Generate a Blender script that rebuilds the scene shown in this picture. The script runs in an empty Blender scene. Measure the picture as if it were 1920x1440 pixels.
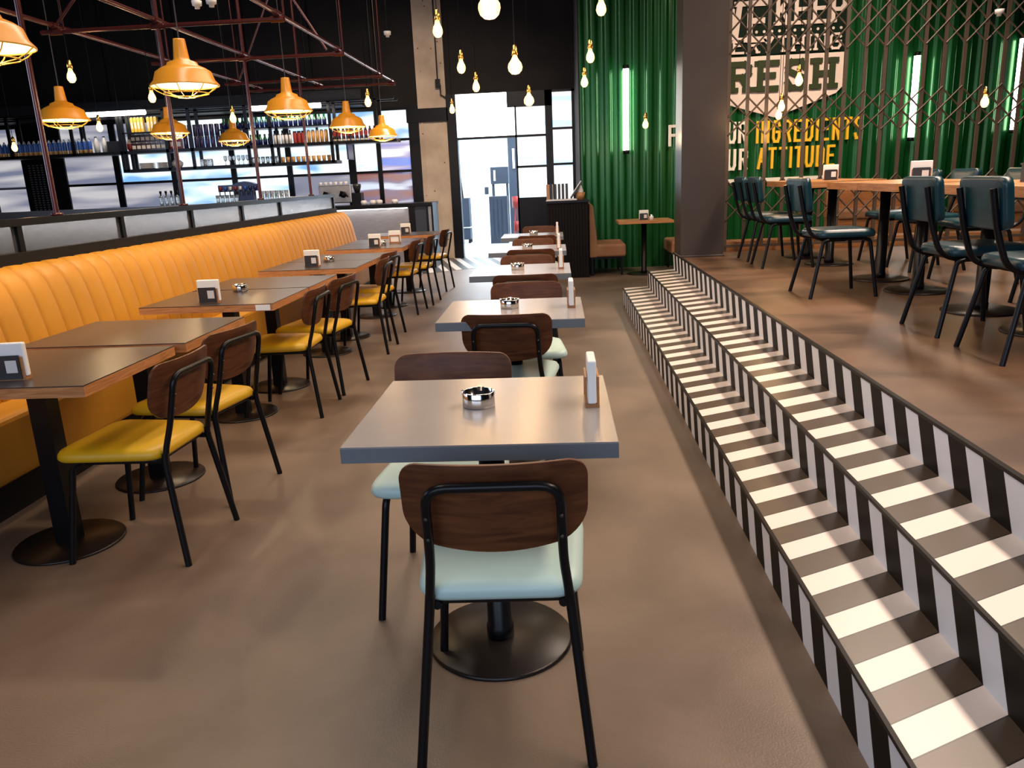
import bpy, math, random
from mathutils import Vector, Matrix
random.seed(7)
C = bpy.context.scene.collection
SC = bpy.context.scene
PI = math.pi
# ------------------------------------------------------------------ camera
cd = bpy.data.cameras.new('camera'); cam = bpy.data.objects.new('camera', cd); C.objects.link(cam)
cd.sensor_fit = 'HORIZONTAL'; cd.sensor_width = 36.0; cd.lens = 1464.54/1920*36
cd.clip_start = 0.05; cd.clip_end = 100
_r = Vector((0.997628, 0.054083, -0.042576)); _u = Vector((0.027361, 0.255996, 0.966291)); _f = Vector((-0.063159, 0.965164, -0.253909))
_m = Matrix((( _r.x, _u.x, -_f.x), (_r.y, _u.y, -_f.y), (_r.z, _u.z, -_f.z)))
cam.matrix_world = Matrix.Translation((0, 0, 1.38)) @ _m.to_4x4()
SC.camera = cam
# ------------------------------------------------------------------ world, exposure
w = bpy.data.worlds.new('world'); SC.world = w; w.use_nodes = True
w.node_tree.nodes['Background'].inputs[0].default_value = (0.55, 0.62, 0.75, 1)
w.node_tree.nodes['Background'].inputs[1].default_value = 0.025
SC.view_settings.view_transform = 'Standard'; SC.view_settings.look = 'None'
SC.view_settings.gamma = 1.0; SC.view_settings.exposure = 0.20; SC.view_settings.use_curve_mapping = False

def area(name, loc, direction, sx, sy, power, col, spread=PI):
    l = bpy.data.lights.new(name, 'AREA'); l.shape = 'RECTANGLE'; l.size = sx; l.size_y = sy
    l.energy = power; l.color = col; l.spread = spread
    o = bpy.data.objects.new(name, l); C.objects.link(o); o.location = loc
    zz = -Vector(direction).normalized(); ref = Vector((0, 1, 0)) if abs(zz.z) > 0.5 else Vector((0, 0, 1))
    xx = ref.cross(zz).normalized(); yy = zz.cross(xx)
    o.rotation_euler = Matrix((xx, yy, zz)).transposed().to_euler()
    return o
COOL = (0.62, 0.76, 1.0); WARM = (1.0, 0.76, 0.57); NEUT = (1.0, 0.86, 0.72)
area('window_daylight', (-1.5, -3.3, 2.4), (0.05, 1, -0.12), 7.0, 2.6, 185, COOL)
area('side_window_daylight', (-9.7, 3.5, 2.6), (1, 0.1, -0.35), 6.0, 2.4, 170, (0.6, 0.72, 1.0))
area('platform_ceiling_light_lamp', (3.2, 4.4, 4.6), (-0.04, 0, -1), 0.5, 8.0, 385, (1.0, 0.79, 0.63), 2.6)
area('aisle_ceiling_light_lamp', (-0.5, 6.0, 4.6), (0, 0, -1), 0.9, 6.0, 95, (1.0, 0.74, 0.55))
area('banquette_ceiling_light_lamp', (-2.0, 5.0, 4.6), (-0.12, 0, -1), 0.4, 7.0, 110, NEUT)
area('kitchen_ceiling_lamp', (-1.0, 17.4, 3.3), (0, -0.3, -1), 3.2, 3.0, 560, (0.84, 0.93, 1.0))

area('added_column_fill', (-1.2, 10.8, 4.6), (-0.25, 0.6, -1), 1.6, 0.5, 95, WARM, 1.9)  # added light without a fixture, brightens the concrete column and back wall
area('added_sign_fill', (3.4, 9.4, 4.6), (0, 0.95, -1), 2.2, 0.3, 38, WARM, 1.4)  # added light with no real source, lifts the dark wall sign
# ------------------------------------------------------------------ materials
def mat(name, col, rough=0.5, metal=0.0, spec=0.5, emit=None, estr=0.0, coat=0.0):
    m = bpy.data.materials.new(name); m.use_nodes = True
    b = m.node_tree.nodes['Principled BSDF']
    b.inputs['Base Color'].default_value = (*col, 1); b.inputs['Roughness'].default_value = rough
    b.inputs['Metallic'].default_value = metal; b.inputs['Specular IOR Level'].default_value = spec
    if coat: b.inputs['Coat Weight'].default_value = coat; b.inputs['Coat Roughness'].default_value = 0.1
    if emit: b.inputs['Emission Color'].default_value = (*emit, 1); b.inputs['Emission Strength'].default_value = estr
    return m
def nodes(m):
    nt = m.node_tree; return nt, nt.nodes, nt.links, nt.nodes['Principled BSDF']
def texco(nt, kind='Object', scale=(1, 1, 1), rot=(0, 0, 0)):
    t = nt.nodes.new('ShaderNodeTexCoord'); mp = nt.nodes.new('ShaderNodeMapping')
    mp.inputs['Scale'].default_value = scale; mp.inputs['Rotation'].default_value = rot
    nt.links.new(t.outputs[kind], mp.inputs[0]); return mp.outputs[0]
def noise_mat(name, c1, c2, scale=5.0, rough=0.5, r2=None, vec=(1, 1, 1), bump=0.0, detail=4, metal=0.0, spec=0.5, lo=0.35, hi=0.65, dist=0.0, kind='Object', bscale=None):
    m = mat(name, c1, rough, metal, spec); nt, N, L, b = nodes(m)
    v = texco(nt, kind, vec)
    n = N.new('ShaderNodeTexNoise'); n.inputs['Scale'].default_value = scale; n.inputs['Detail'].default_value = detail; n.inputs['Distortion'].default_value = dist
    L.new(v, n.inputs['Vector'])
    r = N.new('ShaderNodeValToRGB'); r.color_ramp.elements[0].position = lo; r.color_ramp.elements[1].position = hi
    r.color_ramp.elements[0].color = (*c1, 1); r.color_ramp.elements[1].color = (*c2, 1)
    L.new(n.outputs[0], r.inputs[0]); L.new(r.outputs[0], b.inputs['Base Color'])
    if r2 is not None:
        q = N.new('ShaderNodeMapRange'); q.inputs[3].default_value = rough; q.inputs[4].default_value = r2
        L.new(n.outputs[0], q.inputs[0]); L.new(q.outputs[0], b.inputs['Roughness'])
    if bump:
        n2 = N.new('ShaderNodeTexNoise'); n2.inputs['Scale'].default_value = bscale or scale*8; n2.inputs['Detail'].default_value = 3
        L.new(v, n2.inputs['Vector'])
        bp = N.new('ShaderNodeBump'); bp.inputs['Strength'].default_value = bump; bp.inputs['Distance'].default_value = 0.01
        L.new(n2.outputs[0], bp.inputs['Height']); L.new(bp.outputs[0], b.inputs['Normal'])
    return m
def math_node(nt, op, a, b=None, c=None):
    n = nt.nodes.new('ShaderNodeMath'); n.operation = op
    for i, x in enumerate((a, b, c)):
        if x is None: continue
        if isinstance(x, (int, float)): n.inputs[i].default_value = x
        else: nt.links.new(x, n.inputs[i])
    return n.outputs[0]

M = {}
M['floor'] = noise_mat('polished_concrete', (0.090, 0.062, 0.044), (0.185, 0.134, 0.098), 1.7, 0.36, 0.52, bump=0.12, bscale=160, detail=9, lo=0.3, hi=0.72, dist=0.4)
M['floor2'] = noise_mat('brown_vinyl_floor', (0.058, 0.029, 0.015), (0.122, 0.064, 0.033), 2.2, 0.34, 0.48, vec=(0.7, 1.6, 1), bump=0.05, bscale=90, detail=7, dist=0.6)
M['black'] = mat('black_metal', (0.004, 0.004, 0.005), 0.32, 0.0, 0.22)
M['blackm'] = mat('black_matt_paint', (0.007, 0.006, 0.006), 0.6, spec=0.15)
M['dark'] = noise_mat('dark_painted_wall', (0.007, 0.006, 0.007), (0.012, 0.010, 0.010), 2.0, 0.75, spec=0.25)
M['darkpanel'] = mat('dark_grey_panel', (0.014, 0.015, 0.018), 0.5, spec=0.25)
M['basedisc'] = mat('dark_table_base_plate', (0.010, 0.007, 0.006), 0.34, 0.0, 0.3)
M['yellow'] = noise_mat('yellow_vinyl', (0.56, 0.315, 0.006), (0.62, 0.355, 0.009), 3, 0.42, bump=0.05, bscale=260)
M['orange'] = noise_mat('mustard_leather', (0.42, 0.182, 0.010), (0.49, 0.218, 0.014), 2.5, 0.46, 0.56, spec=0.35, bump=0.12, bscale=120)
M['mint'] = noise_mat('mint_vinyl', (0.44, 0.60, 0.56), (0.48, 0.64, 0.60), 3, 0.42, bump=0.05, bscale=260)
M['teal'] = noise_mat('dark_teal_vinyl', (0.002, 0.026, 0.038), (0.003, 0.034, 0.047), 3, 0.33, bump=0.06, bscale=60)
M['tan'] = noise_mat('tan_fabric', (0.24, 0.115, 0.055), (0.28, 0.14, 0.07), 4, 0.75, bump=0.1, bscale=300)
M['white'] = mat('white_paper', (0.80, 0.79, 0.76), 0.6)
M['steel'] = mat('polished_steel', (0.72, 0.70, 0.68), 0.12, 1.0)
M['brush'] = noise_mat('brushed_steel', (0.26, 0.26, 0.28), (0.34, 0.34, 0.37), 6, 0.40, 0.5, vec=(1, 1, 30), metal=0.85)
M['brass'] = mat('brass', (0.75, 0.45, 0.12), 0.25, 1.0)
M['pipe'] = mat('dark_red_lacquered_pipe', (0.075, 0.014, 0.012), 0.22, 0.3, 0.7)
M['lampy'] = mat('mustard_enamel', (0.66, 0.27, 0.018), 0.30, 0, 0.6)
M['lampw'] = mat('white_enamel', (0.9, 0.85, 0.72), 0.4)
M['cage'] = mat('yellow_wire', (0.80, 0.45, 0.06), 0.4)
M['bulb'] = mat('glowing_bulb_glass', (1, 0.8, 0.5), 0.1, emit=(1.0, 0.55, 0.20), estr=0.9)
M['bulb'].node_tree.nodes['Principled BSDF'].inputs['Alpha'].default_value = 0.40
M['filament'] = mat('glowing_filament', (1, 0.9, 0.7), 0.3, emit=(1.0, 0.72, 0.42), estr=14.0)
M['bulbw'] = mat('glowing_lamp_bulb', (1, 0.9, 0.7), 0.3, emit=(1.0, 0.80, 0.5), estr=14.0)
M['tube'] = mat('glowing_light_tube', (1, 1, 1), 0.3, emit=(1.0, 0.90, 0.80), estr=16.0)
M['led'] = mat('glowing_led_strip', (1, 1, 1), 0.3, emit=(1.0, 0.94, 0.86), estr=5.0)
M['green'] = noise_mat('green_painted_corrugated_steel', (0.004, 0.072, 0.014), (0.007, 0.100, 0.022), 1.2, 0.22, 0.30, vec=(3, 3, 0.4), metal=0.40, spec=0.6)
M['signw'] = noise_mat('white_sign_paint', (0.60, 0.50, 0.44), (0.68, 0.57, 0.50), 2, 0.5)
M['signdark'] = mat('dark_green_sign_paint', (0.026, 0.038, 0.014), 0.6, spec=0.15)
M['signpanel'] = mat('blackish_green_sign_panel', (0.002, 0.010, 0.005), 0.6, spec=0.1)
M['signcream'] = mat('cream_letter_paint', (0.78, 0.74, 0.64), 0.5)
M['signyel'] = mat('yellow_letter_paint', (0.80, 0.47, 0.02), 0.45)
M['steelcol'] = noise_mat('grey_brown_painted_steel', (0.034, 0.026, 0.022), (0.042, 0.032, 0.027), 1.5, 0.30)
M['gate'] = mat('bronze_painted_gate_steel', (0.085, 0.060, 0.044), 0.4, 0.3)
M['cardb'] = mat('black_card', (0.02, 0.02, 0.022), 0.35)
M['holder'] = noise_mat('orange_wood_holder', (0.30, 0.115, 0.035), (0.42, 0.18, 0.06), 6, 0.4, vec=(1, 1, 8))
M['greytop'] = noise_mat('grey_laminate', (0.260, 0.238, 0.228), (0.285, 0.262, 0.250), 3, 0.25, bump=0.02, bscale=400)
M['greyedge'] = mat('blue_grey_table_edge', (0.125, 0.14, 0.155), 0.45)
M['darktop'] = noise_mat('dark_brown_laminate', (0.034, 0.026, 0.026), (0.044, 0.034, 0.033), 3, 0.28, bump=0.02, bscale=400)
M['grout'] = mat('black_trim_metal', (0.006, 0.005, 0.005), 0.4, spec=0.15)
M['glassy'] = mat('clear_glassware', (0.75, 0.82, 0.86), 0.08, 0, 0.8)
M['glassy'].node_tree.nodes['Principled BSDF'].inputs['Transmission Weight'].default_value = 0.75
M['porcelain'] = mat('white_porcelain', (0.72, 0.70, 0.68), 0.3)
M['navy'] = mat('navy_enamel', (0.010, 0.018, 0.09), 0.25)
M['red'] = mat('red_label', (0.25, 0.02, 0.014), 0.4)
M['blue'] = mat('blue_label', (0.02, 0.10, 0.42), 0.35)
M['amber'] = mat('amber_drink', (0.60, 0.33, 0.10), 0.35)
M['cola'] = mat('dark_cola', (0.030, 0.008, 0.006), 0.15)
M['cream'] = mat('cream_label', (0.68, 0.60, 0.46), 0.5)
M['gbottle'] = mat('green_bottle_glass', (0.008, 0.12, 0.03), 0.12)
M['dbottle'] = mat('blackish_bottle_glass', (0.02, 0.015, 0.03), 0.12)
M['cartony'] = mat('yellow_carton', (0.72, 0.45, 0.03), 0.45)
M['can'] = mat('dark_violet_can', (0.06, 0.05, 0.13), 0.25, 0.4)
M['frost'] = noise_mat('reeded_glass', (0.60, 0.62, 0.66), (0.66, 0.68, 0.72), 60, 0.24, vec=(1, 1, 1))
_b = M['frost'].node_tree.nodes['Principled BSDF']; _b.inputs['Transmission Weight'].default_value = 0.94; _b.inputs['IOR'].default_value = 1.15
M['kitchenwhite'] = mat('white_kitchen_wall', (0.82, 0.86, 0.9), 0.5)
M['palefloor'] = noise_mat('pale_blue_grey_floor', (0.46, 0.58, 0.66), (0.62, 0.72, 0.78), 1.5, 0.25)
M['slate'] = mat('slate_blue_cabinet', (0.022, 0.030, 0.045), 0.5, spec=0.3)
M['coffee'] = mat('espresso_machine_steel', (0.5, 0.5, 0.5), 0.25, 0.8)
M['plasticw'] = mat('white_plastic', (0.62, 0.60, 0.58), 0.4)

def wood(name, c1, c2, rough=0.35, vec=(1, 1, 9), scale=3.0, coat=0.0):
    m = mat(name, c1, rough, coat=coat); nt, N, L, b = nodes(m)
    v = texco(nt, 'Object', vec)
    n = N.new('ShaderNodeTexNoise'); n.inputs['Scale'].default_value = scale; n.inputs['Detail'].default_value = 8; n.inputs['Distortion'].default_value = 1.6
    L.new(v, n.inputs['Vector'])
    r = N.new('ShaderNodeValToRGB'); e = r.color_ramp.elements
    e[0].position = 0.35; e[1].position = 0.68; e[0].color = (*c1, 1); e[1].color = (*c2, 1)
    L.new(n.outputs[0], r.inputs[0])
    L.new(r.outputs[0], b.inputs['Base Color'])
    return m
M['walnut'] = wood('walnut_plywood', (0.058, 0.018, 0.007), (0.130, 0.043, 0.015), 0.45, (2.2, 1, 14), 2.0)
M['oakedge'] = wood('oak_edge', (0.34, 0.13, 0.035), (0.54, 0.24, 0.085), 0.5, (4, 4, 60), 1.2)
M['oaktop'] = wood('oak_tabletop', (0.34, 0.15, 0.05), (0.52, 0.27, 0.11), 0.35, (14, 2, 2), 1.2)
M['joinery'] = wood('orange_plywood', (0.26, 0.10, 0.03), (0.40, 0.17, 0.06), 0.45, (2, 2, 14), 1.5)

def concrete():
    m = noise_mat('raw_concrete', (0.33, 0.265, 0.205), (0.52, 0.43, 0.34), 2.2, 0.8, bump=0.3, bscale=40, detail=8, lo=0.3, hi=0.75)
    nt, N, L, b = nodes(m)
    v = texco(nt, 'Object', (1, 1, 1)); vo = N.new('ShaderNodeTexVoronoi'); vo.inputs['Scale'].default_value = 6.0
    L.new(v, vo.inputs['Vector'])
    k = math_node(nt, 'LESS_THAN', vo.outputs['Distance'], 0.075)
    mx = N.new('ShaderNodeMix'); mx.data_type = 'RGBA'
    src = b.inputs['Base Color'].links[0].from_socket
    L.new(k, mx.inputs[0]); L.new(src, mx.inputs[6]); mx.inputs[7].default_value = (0.10, 0.07, 0.05, 1)
    L.new(mx.outputs[2], b.inputs['Base Color']); return m
M['concrete'] = concrete()

def stripes(name, kx, kz, pitch, off, white, dark, x0=0.70, z0=0.17, rotdir=None):
    """two-colour diagonal tiles with thin grout, in object space (objects sit at the world origin)"""
    m = mat(name, white, 0.33, spec=0.6); nt, N, L, b = nodes(m)
    t = N.new('ShaderNodeTexCoord'); s = N.new('ShaderNodeSeparateXYZ'); L.new(t.outputs['Object'], s.inputs[0])
    if rotdir:
        a = math_node(nt, 'MULTIPLY', s.outputs[0], rotdir[0]); c = math_node(nt, 'MULTIPLY', s.outputs[1], rotdir[1]); v = math_node(nt, 'ADD', a, c)
    else:
        a = math_node(nt, 'MULTIPLY_ADD', s.outputs[0], -kx, s.outputs[1]); v = math_node(nt, 'MULTIPLY_ADD', s.outputs[2], -kz, a)
    v = math_node(nt, 'SUBTRACT', v, off); v = math_node(nt, 'DIVIDE', v, pitch)
    v2 = math_node(nt, 'MULTIPLY', v, 0.5); fr = math_node(nt, 'FRACT', v2); k = math_node(nt, 'LESS_THAN', fr, 0.5)
    mx = N.new('ShaderNodeMix'); mx.data_type = 'RGBA'; L.new(k, mx.inputs[0]); mx.inputs[6].default_value = (*dark, 1); mx.inputs[7].default_value = (*white, 1)
    g = math_node(nt, 'FRACT', v); g2 = math_node(nt, 'PINGPONG', g, 0.5); g3 = math_node(nt, 'LESS_THAN', g2, 0.022)
    m2 = N.new('ShaderNodeMix'); m2.data_type = 'RGBA'; L.new(g3, m2.inputs[0]); L.new(mx.outputs[2], m2.inputs[6]); m2.inputs[7].default_value = (0.02, 0.016, 0.014, 1)
    L.new(m2.outputs[2], b.inputs['Base Color'])
    return m
_off = 1.4147 - 0.518*0.70 - 0.48*0.17
M['stair_tread'] = stripes('stair_tread_tiles', 0.518, 0.48, 0.1103, _off, (0.70, 0.62, 0.57), (0.066, 0.046, 0.032))  # black tiles browned here: warm ceiling reflection put into the colour
M['stair_riser'] = stripes('stair_riser_tiles', 0.518, 0.48, 0.1103, _off, (0.68, 0.70, 0.75), (0.006, 0.005, 0.005))  # same tiles left black, whites blued to imitate cool light from the left
_b = M['stair_riser'].node_tree.nodes['Principled BSDF']; _b.inputs['Specular IOR Level'].default_value = 0.10; _b.inputs['Roughness'].default_value = 0.5
M['floor_stripes'] = stripes('striped_entrance_tiles', 0, 0, 0.11, 0, (0.62, 0.60, 0.58), (0.03, 0.03, 0.03), rotdir=(0.968, 0.25))

def pane(name, c1, c2, strength, scale=1.0, vec=(1, 1, 3), lo=0.4, hi=0.6, mid=None):
    m = mat(name, c1, 0.25); nt, N, L, b = nodes(m)
    b.inputs['Base Color'].default_value = (0.3, 0.3, 0.32, 1)
    v = texco(nt, 'Object', vec)
    n = N.new('ShaderNodeTexNoise'); n.inputs['Scale'].default_value = scale; n.inputs['Detail'].default_value = 1.5; n.inputs['Distortion'].default_value = 0.3
    L.new(v, n.inputs['Vector'])
    r = N.new('ShaderNodeValToRGB'); e = r.color_ramp.elements
    e[0].position = lo; e[1].position = hi; e[0].color = (*c1, 1); e[1].color = (*c2, 1)
    if mid: q = e.new((lo+hi)/2); q.color = (*mid, 1)
    L.new(n.outputs[0], r.inputs[0]); L.new(r.outputs[0], b.inputs['Emission Color']); b.inputs['Emission Strength'].default_value = strength
    return m
M['pane_bright'] = pane('lit_frosted_pane', (0.16, 0.42, 0.80), (0.86, 0.95, 1.0), 1.0, 1.5, (0.8, 1, 2.6), 0.32, 0.50, (0.52, 0.75, 0.97))
M['pane_grey'] = pane('dim_frosted_pane', (0.14, 0.16, 0.24), (0.50, 0.48, 0.50), 0.95, 1.3, (0.45, 1, 4), 0.38, 0.60)
M['pane_blue'] = pane('blurred_blue_pane', (0.03, 0.16, 0.66), (0.95, 0.97, 1.0), 1.0, 1.6, (0.35, 1, 3.4), 0.42, 0.60, (0.26, 0.24, 0.48))
M['pane_red'] = pane('blurred_red_pane', (0.20, 0.045, 0.045), (0.66, 0.78, 0.95), 0.8, 1.7, (0.5, 1, 3.2), 0.42, 0.62, (0.10, 0.09, 0.24))
M['pane_hot'] = mat('glaring_transom_pane', (1, 1, 1), 0.3, emit=(0.97, 0.98, 1.0), estr=7.0)
M['pane_day'] = pane('daylit_pane', (0.42, 0.68, 0.95), (0.97, 0.99, 1.0), 1.25, 1.6, (0.5, 1, 3.0), 0.36, 0.50)

M['walnut'].node_tree.nodes['Principled BSDF'].inputs['Specular IOR Level'].default_value = 0.25
# ------------------------------------------------------------------ mesh helpers
class MB:
    def __init__(s): s.v = []; s.f = []; s.m = []; s.sm = []
    def add(s, vs, fs, mi=0, smooth=False, T=None):
        o = len(s.v)
        s.v += [tuple(T @ Vector(p)) for p in vs] if T is not None else [tuple(p) for p in vs]
        for k in fs: s.f.append([i+o for i in k]); s.m.append(mi); s.sm.append(smooth)
        return s
    def box(s, x0, x1, y0, y1, z0, z1, mi=0, T=None):
        v = [(x0, y0, z0), (x1, y0, z0), (x1, y1, z0), (x0, y1, z0), (x0, y0, z1), (x1, y0, z1), (x1, y1, z1), (x0, y1, z1)]
        return s.add(v, [(3, 2, 1, 0), (4, 5, 6, 7), (0, 1, 5, 4), (1, 2, 6, 5), (2, 3, 7, 6), (3, 0, 4, 7)], mi, False, T)
    def lathe(s, prof, n=20, c=(0, 0, 0), mi=0, T=None, caps=True, mats=None):
        v = []; f = []
        for r, z in prof:
            for k in range(n):
                a = 2*PI*k/n; v.append((c[0]+r*math.cos(a), c[1]+r*math.sin(a), c[2]+z))
        for j in range(len(prof)-1):
            row = [(j*n+k, j*n+(k+1) % n, (j+1)*n+(k+1) % n, (j+1)*n+k) for k in range(n)]
            s.add([], [], 0)
            f.append((row, mats[j] if mats else mi))
        o = len(s.v); s.v += [tuple(T @ Vector(p)) for p in v] if T is not None else v
        for row, mm in f:
            for q in row: s.f.append([i+o for i in q]); s.m.append(mm); s.sm.append(True)
        if caps:
            if prof[0][0] > 1e-5: s.f.append([o+k for k in range(n)][::-1]); s.m.append(mats[0] if mats else mi); s.sm.append(False)
            if prof[-1][0] > 1e-5:
                b = o+(len(prof)-1)*n; s.f.append([b+k for k in range(n)]); s.m.append(mats[-1] if mats else mi); s.sm.append(False)
        return s
    def cyl(s, c, r, z0, z1, n=20, mi=0, r2=None):
        r2 = r if r2 is None else r2
        return s.lathe([(r, z0), (r2, z1)], n, (c[0], c[1], 0), mi)
    def tube(s, pts, r, n=8, mi=0, closed=False, T=None):
        P = [Vector(p) for p in pts]; N = len(P)
        def tan(i):
            if closed: return (P[(i+1) % N]-P[i-1]).normalized()
            if i == 0: return (P[1]-P[0]).normalized()
            if i == N-1: return (P[-1]-P[-2]).normalized()
            return ((P[i+1]-P[i]).normalized()+(P[i]-P[i-1]).normalized()).normalized()
        t = tan(0); up = Vector((0, 0, 1)) if abs(t.z) < 0.9 else Vector((1, 0, 0))
        a = t.cross(up).normalized(); v = []
        for i in range(N):
            t = tan(i); a = (a-t*a.dot(t)).normalized(); b = t.cross(a)
            for k in range(n):
                q = 2*PI*k/n; v.append(P[i]+r*(math.cos(q)*a+math.sin(q)*b))
        f = []
        for i in range(N if closed else N-1):
            j = (i+1) % N
            for k in range(n): f.append((i*n+k, i*n+(k+1) % n, j*n+(k+1) % n, j*n+k))
        s.add(v, f, mi, True, T)
        if not closed: s.add(v[:n], [tuple(range(n))[::-1]], mi, False, T); s.add(v[-n:], [tuple(range(n))], mi, False, T)
        return s
    def prism(s, pts, y0, y1, mi=0, T=None):
        """closed outline in x,z extruded along y"""
        n = len(pts); v = [(x, y0, z) for x, z in pts]+[(x, y1, z) for x, z in pts]
        f = [tuple(range(n)), tuple(range(2*n-1, n-1, -1))]+[(i, (i+n), (i+1) % n+n, (i+1) % n) for i in range(n)]
        return s.add(v, f, mi, False, T)
    def rings(s, outline, prof, mi=0, smooth=True, T=None):
        """outline: xy points around a centre; prof: (scale, z, inset) rings from below to above, closed by fans"""
        n = len(outline); cx = sum(p[0] for p in outline)/n; cy = sum(p[1] for p in outline)/n
        v = []
        for sc, z in prof:
            for x, y in outline: v.append((cx+(x-cx)*sc, cy+(y-cy)*sc, z))
        f = []
        for j in range(len(prof)-1):
            for k in range(n): f.append((j*n+k, j*n+(k+1) % n, (j+1)*n+(k+1) % n, (j+1)*n+k))
        v.append((cx, cy, prof[0][1])); v.append((cx, cy, prof[-1][1])); a = len(v)-2; b = len(v)-1; t = (len(prof)-1)*n
        for k in range(n): f.append((a, (k+1) % n, k)); f.append((b, t+k, t+(k+1) % n))
        return s.add(v, f, mi, smooth, T)
    def build(s, name, mats, parent=None):
        me = bpy.data.meshes.new(name); me.from_pydata(s.v, [], s.f)
        if not isinstance(mats, (list, tuple)): mats = [mats]
        for x in mats: me.materials.append(x)
        me.polygons.foreach_set('material_index', s.m); me.polygons.foreach_set('use_smooth', s.sm); me.update()
        o = bpy.data.objects.new(name, me); C.objects.link(o)
        if parent is not None: o.parent = parent
        return o
def bevel(o, w=0.003, seg=2):
    b = o.modifiers.new('bevel', 'BEVEL'); b.width = w; b.segments = seg; b.limit_method = 'ANGLE'; b.angle_limit = 0.6; return o
def tag(o, label, cat, group=None, kind=None):
    o['label'] = label; o['category'] = cat
    if group: o['group'] = group
    if kind: o['kind'] = kind
    return o
def struct(o, label=None):
    o['kind'] = 'structure'
    if label: o['label'] = label
    return o
def empty(name, loc=(0, 0, 0), rz=0.0):
    o = bpy.data.objects.new(name, None); C.objects.link(o); o.location = loc; o.rotation_euler = (0, 0, rz); o.empty_display_size = 0.1
    return o
KIDS = {}
def kids(o): return [c for c in C.objects if c.parent == o] if o.name not in KIDS else KIDS[o.name]
def dup(o, loc=None, rz=None, label=None, group=None, parent=None):
    c = o.copy(); C.objects.link(c); c.parent = parent
    if loc is not None: c.location = loc
    if rz is not None: c.rotation_euler = (c.rotation_euler[0], c.rotation_euler[1], rz)
    if label: c['label'] = label
    if group: c['group'] = group
    if o.name not in KIDS: KIDS[o.name] = list(kids(o))
    for k in KIDS[o.name]: dup(k, parent=c)
    return c
def fillet(pts, r, seg=6):
    P = [Vector(p) for p in pts]; out = [P[0]]
    for i in range(1, len(P)-1):
        a = (P[i-1]-P[i]); b = (P[i+1]-P[i]); la, lb = a.length, b.length; d = min(r, la*0.49, lb*0.49)
        p = P[i]+a.normalized()*d; q = P[i]+b.normalized()*d
        for k in range(seg+1):
            t = k/seg; out.append((1-t)**2*p+2*t*(1-t)*P[i]+t*t*q)
    out.append(P[-1]); return out
def rounded_poly(pts, r, seg=5):
    n = len(pts); out = []
    for i in range(n):
        p0, p1, p2 = Vector(pts[i-1]), Vector(pts[i]), Vector(pts[(i+1) % n])
        rr = r[i] if isinstance(r, (list, tuple)) else r
        a = p0-p1; b = p2-p1; d = min(rr, a.length*0.49, b.length*0.49); p = p1+a.normalized()*d; q = p1+b.normalized()*d
        for k in range(seg+1):
            t = k/seg; w_ = (1-t)**2*p+2*t*(1-t)*p1+t*t*q; out.append((w_.x, w_.y))
    return out
def subdiv(pts, n=3):
    out = []
    for i in range(len(pts)):
        a = pts[i]; b = pts[(i+1) % len(pts)]
        L = math.hypot(a[0]-b[0], a[1]-b[1]); k = max(1, int(L/0.03))
        for j in range(k): out.append((a[0]+(b[0]-a[0])*j/k, a[1]+(b[1]-a[1])*j/k))
    return out

# ================================================================== THE ROOM
o = MB().box(-10.5, 9.0, -3.5, 14.6, -0.1, 0.0).build('floor', M['floor']); struct(o)
o = MB().box(-12, 9.0, -3.6, 21.5, 4.82, 4.95).build('ceiling', M['dark']); struct(o)
o = MB().box(-10.65, -10.5, -3.5, 14.6, 0, 4.82).build('wall_left', M['dark']); struct(o)
o = MB().box(9.0, 9.15, -3.5, 14.6, 0, 4.82).build('wall_right', M['dark']); struct(o)
# wall behind the camera with wide window openings
mb = MB().box(-10.5, -5.2, -3.7, -3.5, 0, 4.82).box(2.2, 9, -3.7, -3.5, 0, 4.82).box(-5.2, 2.2, -3.7, -3.5, 0, 1.0).box(-5.2, 2.2, -3.7, -3.5, 3.8, 4.82)
struct(mb.build('wall_front', M['dark']))
# platform
mb = MB().box(1.285, 9.0, -3.5, 8.72, 0, 0.511)
o = mb.build('floor_platform', M['floor2']); struct(o, 'raised brown floor of the upper seating area')
# staircase: two treads and three risers of diagonal black and white tiles, slanted far end
def stair_pt(x, z, y): return (x, y+0.25*(x-0.70)+0.22*(z-0.17), z)
st = empty('staircase'); struct(st, 'two long steps clad in slanting black and white tiles')
Y0, Y1 = -3.4, 8.6
for i in range(2):
    x0 = 0.70+0.28*i; z1 = 0.17*(i+1)
    mb = MB(); mb.add([(x0, Y0, z1), (x0+0.295, Y0, z1), stair_pt(x0+0.295, z1, Y1), stair_pt(x0, z1, Y1), (x0, Y0, z1-0.03), (x0+0.28, Y0, z1-0.03), stair_pt(x0+0.28, z1-0.03, Y1), stair_pt(x0, z1-0.03, Y1)],
                      [(0, 1, 2, 3), (7, 6, 5, 4), (3, 2, 6, 7)])
    mb.build('tread', M['stair_tread'], st)
for i in range(3):
    x0 = (0.70, 0.98, 1.272)[i]; z0 = 0.17*i; z1 = z0+0.17
    mb = MB(); v = [(x0, Y0, z0), (x0, Y0, z1-0.002), stair_pt(x0, z1-0.002, Y1), stair_pt(x0, z0, Y1)]
    v += [(a+0.012, b, c) for a, b, c in v]
    mb.add(v, [(0, 1, 2, 3), (4, 7, 6, 5), (3, 2, 6, 7)])
    mb.build('riser', M['stair_riser'], st)
    mb = MB(); v = [(x0-0.004, Y0, z1-0.008), (x0-0.004, Y0, z1+0.004), stair_pt(x0-0.004, z1+0.004, Y1), stair_pt(x0-0.004, z1-0.008, Y1)]
    v += [(a+(0.020 if i == 2 else 0.012), b, c) for a, b, c in v]
    mb.add(v, [(0, 1, 2, 3), (1, 5, 6, 2), (4, 7, 6, 5), (3, 2, 6, 7)]); mb.build('nosing_trim', M['grout'], st)
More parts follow.
